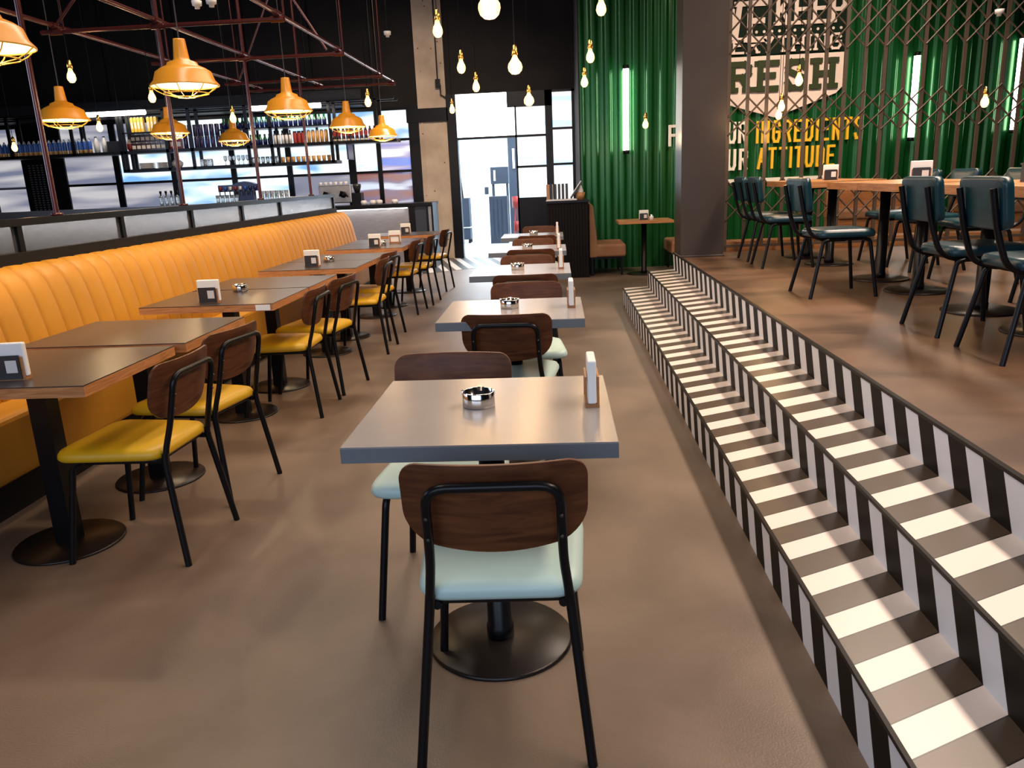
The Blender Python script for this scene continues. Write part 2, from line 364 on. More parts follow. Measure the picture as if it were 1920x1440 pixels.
mb = MB(); v = []
for z in (0.0, 0.17): v += [stair_pt(0.70, z, Y1), stair_pt(1.27, z, Y1), (1.27, 8.4, z), (0.72, 8.4, z)]
mb.add(v, [(0, 1, 5, 4)])
v = []
for z in (0.17, 0.338): v += [stair_pt(0.985, z, Y1), stair_pt(1.27, z, Y1), (1.27, 8.4, z), (1.0, 8.4, z)]
mb.add(v, [(0, 1, 5, 4)]); mb.build('end_panel', M['grout'], st)
# striped entrance patch
mb = MB(); mb.add([(-2.15, 12.15, 0.004), (-1.28, 12.75, 0.004), (0.1, 12.75, 0.004), (0.3, 14.55, 0.004), (-2.45, 14.55, 0.004)], [(0, 1, 2, 3, 4)])
struct(mb.build('trim_1', M['floor_stripes']), 'striped black and white floor tiles before the door')

# ---- far wall with the glazed kitchen screen
WY = 14.6
mb = MB().box(-10.5, 0.37, WY, WY+0.2, 2.86, 4.82).box(-10.5, -1.9, WY, WY+0.2, 2.66, 2.86).box(-10.5, -2.0, WY, WY+0.2, 0, 1.02)
for x in (-9.4, -8.1, -6.9, -6.75, -5.5, -4.35, -3.2): mb.box(x, x+0.09, WY-0.05, WY, 2.75, 4.82)
struct(mb.build('wall_back', M['dark']))
mb = MB().box(-10.4, -3.3, WY-0.55, WY-0.06, 2.72, 2.98)
tag(mb.build('bulkhead_duct', M['darkpanel']), 'long dark grey duct box running above the bar windows', 'duct')
win = empty('window_1'); struct(win, 'black steel grid of frosted panes behind the bar')
rows = [(1.02, 1.58), (1.62, 2.12), (2.17, 2.65)]
cols = [(-10.5, -9.9, 'w'), (-9.08, -8.15, 'g'), (-8.03, -7.08, 'gb'), (-6.98, -5.95, 'b'), (-5.85, -4.90, 'b'), (-4.80, -3.75, 'b2'), (-3.62, -3.22, 'bz'), (-3.14, -2.60, 'bl')]
mb = MB()
for zc in (1.60, 2.145): mb.box(-9.2, -2.56, WY-0.03, WY+0.03, zc-0.02, zc+0.025)
mb.box(-10.5, -2.56, WY-0.03, WY+0.03, 2.65, 2.70)
mb.box(-9.9, -9.08, WY-0.04, WY+0.04, 1.02, 2.65)
for a, b in zip(cols[1:-1], cols[2:]): mb.box(a[1], b[0], WY-0.035, WY+0.035, 1.02, 2.65)
mb.box(-2.60, -2.42, WY-0.08, WY+0.06, 1.02, 2.72)
mb.build('window_frame', M['black'], win)
mb = MB()
for i in range(5):
    for j in range(22):
        mb.box(-9.78+i*0.08, -9.74+i*0.08, WY-0.05, WY-0.04, 1.1+j*0.042, 1.118+j*0.042)
mb.build('perforated_strip', M['brush'], win)
for ci, (a, b, k) in enumerate(cols):
    for ri, (z0, z1) in enumerate(rows):
        if k == 'w': m = 'pane_grey'
        elif k == 'g': m = 'pane_grey'
        elif k == 'gb': m = 'pane_grey' if ri != 1 else 'pane_bright'
        elif k == 'bl': m = ('pane_red', 'pane_blue', 'pane_bright')[ri]
        elif k == 'bz': m = ('pane_red', 'pane_bright', 'pane_bright')[ri]
        elif k == 'b2': m = ('pane_grey', 'pane_bright', 'pane_bright')[ri] if ri == 0 else 'pane_bright'
        else: m = 'pane_bright'
        MB().box(a, b, WY+0.0, WY+0.02, z0, z1).build('pane', M[m], win)
        if ri == 2 and b-a > 0.7: MB().box((a+b)/2-0.02, (a+b)/2+0.02, WY-0.03, WY, z0, z1).build('glazing_bar', M['black'], win)
# concrete column beside the door
mb = MB().box(-2.41, -1.90, WY-0.06, WY+0.4, 0, 2.42).box(-2.41, -1.90, WY-0.06, WY+0.4, 2.65, 4.82)
mb.box(-2.36, -2.33, WY-0.075, WY-0.06, 0, 2.42).box(-1.97, -1.94, WY-0.075, WY-0.06, 0, 4.82)
col = mb.build('concrete_column', M['concrete']); struct(col, 'raw concrete column between the bar windows and the door')
struct(MB().box(-2.62, -1.88, WY-0.10, WY+0.2, 2.42, 2.65).build('steel_beam', M['black']), 'black steel band across the concrete column')
c = MB(); c.tube([(-2.02, WY-0.10, 4.8), (-2.02, WY-0.10, 3.1), (-1.98, WY-0.10, 3.02), (-1.98, WY-0.10, 2.86), (-1.88, WY-0.10, 2.80)], 0.012)
c.box(-2.06, -1.98, WY-0.13, WY-0.075, 2.98, 3.12)
tag(c.build('cable_conduit', M['black']), 'thin black conduit running down the concrete column', 'conduit')

# door surround with panes
dr = empty('door_1'); struct(dr, 'black framed glazed door opening to the bright kitchen')
mb = MB().box(-1.90, -1.73, WY-0.10, WY+0.1, 0, 2.86).box(-1.73, -0.16, WY-0.05, WY+0.05, 2.09, 2.13).box(-0.70, -0.67, WY-0.05, WY+0.05, 0, 2.62)
mb.box(-0.83, -0.03, WY-0.05, WY+0.05, 2.60, 2.86).box(-0.16, -0.03, WY-0.05, WY+0.05, 0, 2.86).box(0.31, 0.38, WY-0.05, WY+0.05, 0, 2.86)
mb.box(-0.70, -0.16, WY-0.05, WY+0.05, 1.56, 1.60).box(-0.70, -0.16, WY-0.05, WY+0.05, 0, 1.04)
mb.box(-0.03, 0.31, WY-0.05, WY+0.05, 2.19, 2.23).box(-0.03, 0.31, WY-0.05, WY+0.05, 1.58, 1.62).box(-0.03, 0.31, WY-0.05, WY+0.05, 0, 0.9).box(-0.03, 0.38, WY-0.05, WY+0.05, 2.82, 2.86)
mb.build('door_frame', M['black'], dr)
MB().box(-1.73, -0.83, WY, WY+0.02, 2.13, 2.86).build('transom_pane', M['pane_hot'], dr)
MB().box(-0.83, -0.70, WY, WY+0.02, 2.13, 2.60).build('pane', M['pane_hot'], dr)
for x0, x1, z0, z1 in [(-0.67, -0.16, 2.13, 2.60), (-0.67, -0.16, 1.60, 2.09), (-0.67, -0.16, 1.04, 1.56), (-0.03, 0.31, 2.23, 2.82), (-0.03, 0.31, 1.62, 2.19), (-0.03, 0.31, 0.9, 1.58)]:
    MB().box(x0, x1, WY, WY+0.02, z0, z1).build('pane', M['pane_day'], dr)
# bright room beyond the door
struct(MB().box(-2.8, 0.6, WY, 21.2, -0.1, -0.002).build('floor_kitchen', M['palefloor']), 'pale floor of the room beyond the door')
mb = MB().box(-2.8, 0.6, 20.6, 20.8, 0, 3.6); struct(mb.build('wall_kitchen', M['kitchenwhite']), 'white wall seen through the open door')
struct(MB().box(-2.95, -2.8, WY+0.2, 20.8, 0, 3.6).build('wall_kitchen_left', M['kitchenwhite']))
struct(MB().box(0.6, 0.75, WY+0.2, 20.8, 0, 3.6).build('wall_kitchen_right', M['kitchenwhite']))
struct(MB().box(-2.8, 0.6, WY+0.2, 20.8, 3.5, 3.6).build('ceiling_kitchen', M['kitchenwhite']))
t = empty('glass_door', (-1.03, 19.6, 0)); tag(t, 'dark narrow door with tall white handle inside the bright room', 'door')
MB().box(-0.11, 0.11, 0, 0.06, 0, 2.55).build('door_leaf', M['slate'], t); MB().box(0.0, 0.05, -0.05, 0.0, 1.62, 2.08).build('door_handle', M['white'], t)
t = empty('tall_trolley', (-2.13, 18.0, 0)); tag(t, 'dark tall trolley just inside the door on its left', 'trolley')
mb = MB().box(-0.13, 0.16, 0, 0.4, 0.08, 0.32).box(-0.13, 0.16, 0, 0.4, 0.36, 1.0); mb.build('body', M['slate'], t)
MB().tube([(-0.12, 0.1, 1.0), (-0.12, 0.1, 1.55), (-0.02, 0.1, 1.62), (0.02, 0.1, 1.0)], 0.02).build('push_bar', M['black'], t)
mb = MB()
for x in (-0.1, 0.13):
    for y in (0.05, 0.35): mb.cyl((x, y), 0.03, 0, 0.08, 10)
mb.build('castors', M['black'], t)
t = empty('wall_cabinet', (-1.27, 18.2, 1.2)); tag(t, 'dark appliance unit on legs high beyond the open door', 'appliance')
MB().box(-0.2, 0.2, 0, 0.35, 0.08, 0.45).build('body', M['slate'], t); MB().box(-0.13, -0.09, -0.01, 0.0, 0.15, 0.38).build('handle', M['white'], t)
mb = MB()
for x in (-0.16, 0.16):
    for y in (0.04, 0.3): mb.box(x-0.02, x+0.02, y-0.02, y+0.02, -1.2, 0.08)
mb.build('stand', M['slate'], t)
t = empty('low_cabinet', (-1.30, 17.6, 0)); tag(t, 'slate grey low cabinet with grooved front beyond the door', 'cabinet')
mb = MB().box(-0.18, 0.22, 0, 0.4, 0.0, 1.02)
for k in range(4): mb.box(-0.16+k*0.09, -0.10+k*0.09, -0.012, 0, 0.12, 0.95)
mb.build('body', M['slate'], t)
t = empty('red_stool', (-0.86, 18.6, 0)); tag(t, 'red stool with red shelf half hidden behind the dark door', 'stool')
MB().cyl((0, 0), 0.17, 0.72, 0.98).build('seat', M['red'], t)
mb = MB()
for a in range(4): mb.tube([(0.12*math.cos(a*PI/2+.6), 0.12*math.sin(a*PI/2+.6), 0.72), (0.17*math.cos(a*PI/2+.6), 0.17*math.sin(a*PI/2+.6), 0)], 0.015)
mb.cyl((0, 0), 0.14, 0.2, 0.42); mb.build('legs', M['red'], t)
tag(MB().box(-1.83, -1.73, 20.58, 20.6, 1.02, 1.2).build('light_switch', M['slate']), 'small grey switch plate on the far white wall', 'switch')

# ---- corrugated green wall
def corrugated(name, x0, x1, z0, z1, y):
    """box-rib sheet with rounded flanks"""
    mb = MB(); P = 0.20; v = []; n = int((x1-x0)/P)*16; prof = []
    for i in range(n+1):
        x = x0+P*i/16; u = (i % 16)/16
        c = math.cos(2*PI*u); d = -0.020*(0.5+0.5*math.tanh(3.2*c)/math.tanh(3.2))*1.7
        prof.append((x, d))
    for (px, d) in prof: v += [(px, y+d, z0), (px, y+d, z1)]
    mb.add(v, [(2*i, 2*i+1, 2*i+3, 2*i+2)[::-1] for i in range(n)], 0, True)
    return mb.build(name, M['green'])
o = corrugated('wall_green', 0.38, 9.0, 0.0, 4.82, 12.06); struct(o, 'dark green corrugated metal wall')
struct(MB().box(0.36, 0.39, 12.03, WY-0.1, 0, 4.82).build('wall_green_return', M['dark']))

# ---- steel column at the platform corner
mb = MB().box(1.27, 1.71, 8.28, 8.70, 0.511, 4.82)
struct(bevel(mb.build('steel_column', M['steelcol']), 0.004), 'smooth grey brown steel column at the top of the steps')
struct(bevel(MB().box(1.262, 1.718, 8.27, 8.71, 0.511, 0.53).build('trim_2', M['steelcol']), 0.004))

# ================================================================== LETTERING
LT = {
 'A': [[(0, 0), (.5, 1), (1, 0)], [(.2, .35), (.8, .35)]], 'D': [[(0, 0), (0, 1), (.7, 1), (1, .82), (1, .18), (.7, 0), (0, 0)]],
 'E': [[(1, 0), (0, 0), (0, 1), (1, 1)], [(0, .52), (.8, .52)]], 'F': [[(0, 0), (0, 1), (1, 1)], [(0, .52), (.8, .52)]],
 'G': [[(1, .8), (.8, 1), (.2, 1), (0, .8), (0, .2), (.2, 0), (.8, 0), (1, .2), (1, .48), (.55, .48)]], 'H': [[(0, 0), (0, 1)], [(1, 0), (1, 1)], [(0, .5), (1, .5)]],
 'I': [[(.5, 0), (.5, 1)]], 'K': [[(0, 0), (0, 1)], [(1, 1), (0, .42)], [(.35, .6), (1, 0)]], 'N': [[(0, 0), (0, 1), (1, 0), (1, 1)]],
 'O': [[(.2, 0), (.8, 0), (1, .2), (1, .8), (.8, 1), (.2, 1), (0, .8), (0, .2), (.2, 0)]], 'P': [[(0, 0), (0, 1), (.75, 1), (1, .85), (1, .6), (.75, .45), (0, .45)]],
 'R': [[(0, 0), (0, 1), (.75, 1), (1, .87), (1, .63), (.75, .5), (0, .5)], [(.55, .5), (1, 0)]], 'S': [[(1, .8), (.8, 1), (.2, 1), (0, .82), (0, .66), (1, .36), (1, .18), (.8, 0), (.2, 0), (0, .2)]],
 'T': [[(0, 1), (1, 1)], [(.5, 0), (.5, 1)]], 'U': [[(0, 1), (0, .2), (.2, 0), (.8, 0), (1, .2), (1, 1)]], 'V': [[(0, 1), (.5, 0), (1, 1)]],
 'W': [[(0, 1), (.25, 0), (.5, .8), (.75, 0), (1, 1)]], 'Y': [[(0, 1), (.5, .45), (1, 1)], [(.5, .45), (.5, 0)]]}
SERIF = {'E': [(0, 0), (0, 1)], 'F': [(0, 0), (0, 1)], 'H': [(0, 0), (0, 1), (1, 0), (1, 1)], 'I': [(.5, 0), (.5, 1)], 'K': [(0, 0), (0, 1), (1, 0), (1, 1)], 'N': [(0, 0), (0, 1), (1, 1)],
         'P': [(0, 0), (0, 1)], 'R': [(0, 0), (0, 1), (1, 0)], 'T': [(.5, 0)], 'W': [(0, 1), (1, 1)], 'Y': [(0, 1), (1, 1), (.5, 0)], 'V': [(0, 1), (1, 1)]}
def letters(mb, text, x, z, cw, ch, gap, t, y0, y1, serif=False, narrow=('I',)):
    e_ = 0.0
    for c in text:
        if c == ' ': x += cw*0.55+gap; continue
        w_ = t*0.2 if c == 'I' and not serif else (cw*0.35 if c == 'I' else cw)
        ww = max(w_-t, 0.0001); hh = ch-t
        for line in LT[c]:
            for (a, b) in zip(line[:-1], line[1:]):
                p = Vector((x+t/2+a[0]*ww, z+t/2+a[1]*hh)); q = Vector((x+t/2+b[0]*ww, z+t/2+b[1]*hh))
                d = (q-p).normalized(); n = Vector((-d.y, d.x))*t/2; e = d*t/2*0.92
                e_ = (e_+0.0006) % 0.012; mb.prism([tuple(p-e-n), tuple(q+e-n), tuple(q+e+n), tuple(p-e+n)], y0-e_, y1)
        if serif:
            for (sx, sz) in SERIF.get(c, []):
                cx = x+t/2+sx*ww; cz = z+t/2+sz*hh
                e_ = (e_+0.0006) % 0.012; mb.prism([(cx-t*1.05, cz-t*0.42), (cx+t*1.05, cz-t*0.42), (cx+t*1.05, cz+t*0.42), (cx-t*1.05, cz+t*0.42)], y0-e_, y1)
        x += max(w_, t)+gap
    return x
sg = empty('painted_wall_sign'); tag(sg, 'large painted shield and slogan on the green corrugated wall', 'sign')
sx0, sx1 = 2.02, 4.09
MB().prism([(sx0, 2.92), (sx1, 2.92), (sx1, 3.85), (sx0, 3.85)], 11.985, 12.01).build('dark_panel', M['signpanel'], sg)
MB().prism([(sx0, 2.90), (sx0, 2.48), (sx0+.1, 2.38), (3.15, 2.07), (sx1-.1, 2.36), (sx1, 2.46), (sx1, 2.90)], 11.985, 12.01).build('shield', M['signw'], sg)
mb = MB(); letters(mb, 'WE', 2.36, 3.08, 0.29, 0.54, 0.07, 0.075, 11.965, 11.985, True); letters(mb, 'KEEP', 3.11, 3.28, 0.20, 0.38, 0.05, 0.052, 11.965, 11.985, True)
letters(mb, 'EVERYTHING', 2.12, 2.935, 0.160, 0.215, 0.045, 0.030, 11.965, 11.985, True)
for k in range(13): mb.lathe([(0.0, -0.0), (0.020, 0.0)], 8, T=Matrix.Translation((2.75+k*0.105, 11.98, 3.215)) @ Matrix.Rotation(PI/2, 4, 'X'), caps=False)
mb.build('slab_lettering', M['signw'], sg)
mb = MB(); letters(mb, 'FRESH', 2.115, 2.42, 0.305, 0.42, 0.080, 0.080, 11.965, 11.985, True); mb.build('fresh_lettering', M['signdark'], sg)
mb = MB(); letters(mb, 'FR', 1.65, 1.735, 0.115, 0.30, 0.03, 0.038, 11.985, 12.02)
letters(mb, 'OUR', 2.335, 1.735, 0.125, 0.30, 0.03, 0.040, 11.985, 12.02); letters(mb, 'OUR', 2.335, 1.36, 0.125, 0.30, 0.04, 0.040, 11.985, 12.02)
mb.box(2.3, 3.94, 11.985, 12.02, 1.18, 1.235); mb.build('white_lettering', M['signcream'], sg)
mb = MB(); letters(mb, 'INGREDIENTS', 2.90, 1.72, 0.116, 0.31, 0.038, 0.036, 11.985, 12.02); letters(mb, 'ATTITUDE', 2.93, 1.36, 0.118, 0.30, 0.034, 0.037, 11.985, 12.02)
mb.build('yellow_lettering', M['signyel'], sg)

# ---- vertical light tubes on the green wall
def wall_tube(x, z0, z1, label):
    t = empty('tube_light', (x, 11.98, z0)); tag(t, label, 'tube light', 'vertical light tubes on the green wall')
    MB().cyl((0, -0.035), 0.042, 0.03, z1-z0-0.03, 16).build('tube', M['tube'], t)
    MB().cyl((0, -0.035), 0.046, -0.02, 0.03, 16).cyl((0, -0.035), 0.046, z1-z0-0.03, z1-z0+0.02, 16).box(-0.015, 0.015, 0, 0.04, 0, z1-z0).build('end_caps', M['black'], t)
wall_tube(1.035, 1.68, 2.85, 'vertical glowing tube on green wall above the small wooden table')
wall_tube(5.06, 1.68, 2.82, 'vertical glowing tube on green wall, right of the slogan')
wall_tube(6.46, 1.72, 2.97, 'vertical glowing tube at the far right end of the green wall')

# ---- scissor gate along the back of the platform
g = empty('scissor_gate', (0, 8.80, 0.5)); tag(g, 'folding steel lattice gate with crossed bars behind the upper tables', 'gate')
gx0, sp = 1.83, 0.197
ng = 28
for k in range(ng):
    x = gx0+k*sp
    MB().box(x-0.017, x+0.017, -0.012, 0.012, 0.08 if k else 0.0, 4.0).build('bar', M['gate'], g)
for (z0, z1) in [(0.36, 0.84), (1.23, 1.61)][:0]: pass
bands = [(0.10, 0.78), (1.20, 1.60), (2.03, 2.43), (2.43, 2.83)]
def lattice(zlist):
    mb = MB()
    for (za, zb) in zlist:
        for k in range(ng-1):
            x = gx0+k*sp
            mb.tube([(x, -0.016, za), (x+sp, -0.016, zb)], 0.0095, 5); mb.tube([(x, 0.016, zb), (x+sp, 0.016, za)], 0.0095, 5)
    return mb
for zl in ([(0.34, 0.55), (0.55, 0.77)], [(1.22, 1.41), (1.41, 1.61)], [(2.03, 2.24), (2.24, 2.45), (2.45, 2.66), (2.66, 2.87)]):
    lattice(zl).build('lattice', M['gate'], g)
MB().box(gx0, gx0+(ng-1)*sp, -0.02, 0.02, 0.05, 0.08).build('bottom_rail', M['gate'], g)
struct(MB().box(1.72, 1.80, 8.72, 8.86, 0.0, 4.82).build('trim_3', M['steelcol']), 'slim steel post beside the column')

# ---- wooden booths behind the gate, on the lower floor
def booth(x, y, label, wdt=1.15):
    t = empty('booth_bench', (x, y, 0)); tag(t, label, 'bench', 'booth benches behind the lattice gate')
    MB().box(-wdt/2, wdt/2, 0, 0.5, 0, 0.72).build('base', M['joinery'], t)
    bevel(MB().box(-wdt/2, wdt/2, -0.03, 0.46, 0.72, 0.84).build('seat', M['tan'], t), 0.03, 3)
    bevel(MB().box(-wdt/2, wdt/2, 0.46, 0.56, 0.72, 1.06).build('backrest', M['joinery'], t), 0.01)
booth(4.02, 10.0, 'wooden booth bench behind the gate below the slogan')
booth(5.6, 10.0, 'wooden booth bench behind the gate, farthest right')
# low clad step along the back edge of the platform
mb = MB().box(1.80, 7.2, 8.90, 9.2, 0.0, 0.60); struct(mb.build('trim_4', M['joinery']), 'orange plywood ledge along the back of the platform')

# ================================================================== CHAIRS
def panel_mesh(w_, zt, zb_mid, zb_side, rtop, rbot, th, curve, lean, y_at, nx=30, nz=10):
    """curved plywood back: x across, z up; straight top with round corners, bellied bottom"""
    mb = MB(); F = []; h = w_/2
    xs = [h*math.sin(-PI/2+PI*i/nx) for i in range(nx+1)]
    def top(x):
        d = abs(x)-(h-rtop); return zt-(rtop-math.sqrt(max(0, rtop*rtop-d*d)) if d > 0 else 0)
    def bot(x):
        b = zb_mid+(zb_side-zb_mid)*(x/h)**2
        d = abs(x)-(h-rbot); return b+(rbot-math.sqrt(max(0, rbot*rbot-d*d)) if d > 0 else 0)
    v = []
    for side in (0, 1):
        for x in xs:
            for j in range(nz+1):
                z = bot(x)+(top(x)-bot(x))*j/nz
                y = y_at+lean*(z-zb_mid)+curve*(x/h)**2+(th if side else 0)
                v.append((x, y, z))
    K = nz+1; B = (nx+1)*K
    for i in range(nx):
        for j in range(nz):
            a = i*K+j; F.append((a, a+K, a+K+1, a+1)); F.append((B+a, B+a+1, B+a+K+1, B+a+K))
        a = i*K; F.append((a, B+a, B+a+K, a+K)); a = i*K+nz; F.append((a, a+K, B+a+K, B+a))
    for j in range(nz):
        F.append((j, j+1, B+j+1, B+j)); a = nx*K+j; F.append((a, B+a, B+a+1, a+1))
    mb.add(v, F, 0, False)
    return mb
def make_dining_chair(name, seatmat):
    """faces +y, origin on the floor below the seat centre"""
    t = empty(name)
    ol = subdiv(rounded_poly([(-0.195, -0.215), (0.195, -0.215), (0.225, 0.21), (-0.225, 0.21)], [0.07, 0.07, 0.08, 0.08], 6))
    MB().rings(ol, [(0.90, 0.418), (0.975, 0.421), (1.0, 0.432), (0.99, 0.446), (0.955, 0.458), (0.86, 0.466), (0.5, 0.469)]).build('seat', seatmat, t)
    p = panel_mesh(0.422, 0.785, 0.556, 0.590, 0.045, 0.072, 0.011, 0.036, -0.22, -0.235)
    bk = bevel(p.build('backrest', M['walnut'], t), 0.002)
    for pl in bk.data.polygons: pl.use_smooth = True
    # U-shaped rear frame carries the back and runs down as the rear legs
    def yb(z): return -0.248-0.22*(z-0.560)
    pts = [(-0.208, -0.268, 0), (-0.165, -0.212, 0.43), (-0.152, -0.243, 0.54), (-0.150, yb(0.62), 0.62), (-0.148, yb(0.738), 0.738), (0.148, yb(0.738), 0.738), (0.150, yb(0.62), 0.62), (0.152, -0.243, 0.54), (0.165, -0.212, 0.43), (0.208, -0.268, 0)]
    pts = [Vector(q) for q in pts]; pth = []
    for i, q in enumerate(pts):
        if 0 < i < len(pts)-1:
            a = pts[i-1]-q; b = pts[i+1]-q; d = min(0.05, a.length*0.45, b.length*0.45); u = q+a.normalized()*d; v = q+b.normalized()*d
            for k in range(6): s = k/5; pth.append((1-s)**2*u+2*s*(1-s)*q+s*s*v)
        else: pth.append(q)
    up = [q for q in pth if q.z >= 0.425]; 
    l = [q for q in pth if q.z <= 0.44 and q.x < 0]; r = [q for q in pth if q.z <= 0.44 and q.x > 0]
    # the cross bar follows the curve of the ply
    up = [Vector((q.x, q.y-0.004 - (0.0 if abs(q.x) > 0.1 else 0.0), q.z)) for q in up]
    fr = MB().tube(up, 0.0115, 10).build('back_frame', M['black'], t)
    MB().tube(l, 0.0125, 10).build('leg', M['black'], t); MB().tube(r[::-1] if r[0].z < r[-1].z else r, 0.0125, 10).build('leg', M['black'], t)
    for sx in (-1, 1):
        for z in (0.61, 0.665): MB().lathe([(0.0045, 0), (0.0045, 0.004), (0, 0.005)], 8, T=Matrix.Translation((sx*0.149, yb(z)-0.0145, z)) @ Matrix.Rotation(PI/2, 4, 'X')).build('screw', M['steelcol'], t)
    for sx in (-1, 1):
        pth = fillet([(sx*0.150, -0.19, 0.408), (sx*0.172, 0.155, 0.408), (sx*0.205, 0.212, 0)], 0.04)
        MB().tube(pth[1:], 0.0125, 10).build('leg', M['black'], t)
    mb = MB().tube([(-0.165, -0.19, 0.412), (0.165, -0.19, 0.412)], 0.009, 8).tube([(-0.168, 0.10, 0.408), (0.168, 0.10, 0.408)], 0.009, 8)
    for sx in (-1, 1): mb.tube([(sx*0.150, -0.21, 0.408), (sx*0.17, 0.1, 0.408)], 0.0115, 8)
    mb.build('seat_frame', M['black'], t)
    return t
GY = 'yellow seated chairs along the banquette tables'; GM = 'mint seated chairs at the row of grey tables'
yc = make_dining_chair('dining_chair', M['yellow'])
ylist = [(-1.700, 2.865, 'yellow seated wood backed chair nearest the camera on the left'),
         (-1.725, 3.455, 'yellow seated chair, second from the camera beside the banquette'),
         (-1.750, 4.755, 'yellow seated chair at near end of the second long brown table'),
         (-1.710, 5.31, 'yellow seated chair at far end of the second long brown table'),
         (-1.710, 6.54, 'yellow seated chair at near end of the third banquette table'),
         (-1.775, 7.145, 'yellow seated chair at far end of the third banquette table'),
         (-1.775, 8.515, 'yellow seated chair at near end of the fourth banquette table'),
         (-1.710, 9.15, 'yellow seated chair at far end of the fourth banquette table'),
         (-1.695, 10.285, 'farthest yellow seated chair, alone before the concrete column')]
for i, (x, y, lb) in enumerate(ylist):
    rz = PI/2 + (-0.05, -0.19, 0.0, -0.17, 0.0, -0.15, -0.08, -0.06, -0.12)[i]
    if i == 0: yc.location = (x, y, 0); yc.rotation_euler = (0, 0, rz); tag(yc, lb, 'chair', GY)
    else: dup(yc, (x, y, 0), rz, lb, GY)
mc = make_dining_chair('dining_chair', M['mint'])
mlist = [(-0.165, 1.86, 0.03, 'mint seated chair with its wooden back to the camera, closest of all'),
         (-0.395, 2.46, PI-0.04, 'chair tucked in at the far side of the nearest grey table'),
         (-0.235, 3.78, -0.05, 'mint seated chair with back to camera at the second grey table'),
         (-0.185, 4.36, PI+0.03, 'chair facing camera at the far side of the second grey table'),
         (-0.215, 5.27, 0.0, 'chair with back to camera at the third grey table'),
         (-0.25, 6.05, PI, 'chair facing camera at the far side of the third grey table'),
         (-0.235, 7.08, 0.0, 'chair with back to camera at the fourth grey table'),
         (-0.25, 7.78, PI, 'chair facing camera at the far side of the fourth grey table'),
         (-0.22, 8.72, 0.0, 'chair with back to camera at the farthest grey table'),
         (-0.23, 9.85, PI, 'farthest brown backed chair, behind the last grey table')]
for i, (x, y, rz, lb) in enumerate(mlist):
    if i == 0: mc.location = (x, y, 0); mc.rotation_euler = (0, 0, rz); tag(mc, lb, 'chair', GM)
    else: dup(mc, (x, y, 0), rz, lb, GM)

def make_green_chair():
    """diner chair with padded seat and padded rectangular back, faces +x"""
    t = empty('diner_chair')
    ol = subdiv(rounded_poly([(-0.20, -0.17), (0.20, -0.20), (0.20, 0.20), (-0.20, 0.17)], [0.06, 0.09, 0.09, 0.06], 6))
    MB().rings(ol, [(0.93, 0.398), (0.99, 0.402), (1.0, 0.415), (0.995, 0.43), (0.96, 0.445), (0.86, 0.452), (0.5, 0.455)]).build('seat', M['teal'], t)
    # back pad
    T = Matrix.Translation((-0.270, 0, 0.682)) @ Matrix.Rotation(math.radians(-9), 4, 'Y') @ Matrix.Rotation(PI/2, 4, 'Z') @ Matrix.Rotation(PI/2, 4, 'X')
    o2 = subdiv(rounded_poly([(-0.175, -0.112), (0.175, -0.112), (0.19, 0.112), (-0.19, 0.112)], 0.045, 6))
    MB().rings(o2, [(0.90, -0.022), (0.98, -0.02), (1.0, -0.01), (1.0, 0.008), (0.97, 0.02), (0.88, 0.026), (0.5, 0.029)], T=T).build('backrest', M['teal'], t)
    for s in (-1, 1):
        MB().tube(fillet([(-0.322, s*0.140, 0.745), (-0.285, s*0.140, 0.56), (-0.235, s*0.145, 0.42), (-0.15, s*0.14, 0.385), (0.0, s*0.14, 0.385)], 0.06), 0.014, 10).build('back_tube', M['black'], t)
        MB().tube(fillet([(-0.12, s*0.165, 0.385), (-0.155, s*0.165, 0.375), (-0.235, s*0.20, 0.0)], 0.035), 0.0125, 10).build('leg', M['black'], t)
        MB().tube(fillet([(0.12, s*0.165, 0.385), (0.155, s*0.165, 0.375), (0.205, s*0.20, 0.0)], 0.035), 0.0125, 10).build('leg', M['black'], t)
    mb = MB()
    for x in (-0.12, 0.12): mb.tube([(x, -0.17, 0.385), (x, 0.17, 0.385)], 0.011, 8)
    mb.tube([(-0.13, -0.14, 0.386), (0.14, -0.14, 0.386)], 0.011, 8).tube([(-0.13, 0.14, 0.386), (0.14, 0.14, 0.386)], 0.011, 8)
    mb.build('seat_frame', M['black'], t)
    return t
GG = 'dark teal diner chairs on the platform'
gc = make_green_chair()
glist = [(2.13, 3.58, 0.0, 'dark teal diner chair cut by the right edge of the photo'),
         (2.13, 4.19, 0.02, 'dark teal padded chair second from the right edge, back to the aisle'),
         (1.91, 5.54, 0.05, 'dark teal diner chair standing alone nearest the steps, middle of platform'),
         (2.04, 7.27, 0.0, 'dark teal diner chair, nearer of the pair beside the steel column'),
         (2.05, 7.86, 0.0, 'dark teal diner chair, farther of the pair beside the steel column'),
         (2.98, 7.25, PI, 'dark teal chair across the farthest platform table'),
         (3.02, 6.95-0.25, PI+0.05, 'dark teal chair across the platform table with the white framed card'),
         (3.0, 5.9, PI-0.04, 'dark teal chair across the middle platform table, facing the aisle'),
         (2.98, 4.75, PI, 'dark teal chair across the nearest platform table, partly hidden')]
for i, (x, y, rz, lb) in enumerate(glist):
    if i == 0: gc.location = (x, y, 0.511); gc.rotation_euler = (0, 0, rz); tag(gc, lb, 'chair', GG)
    else: dup(gc, (x, y, 0.511), rz, lb, GG)

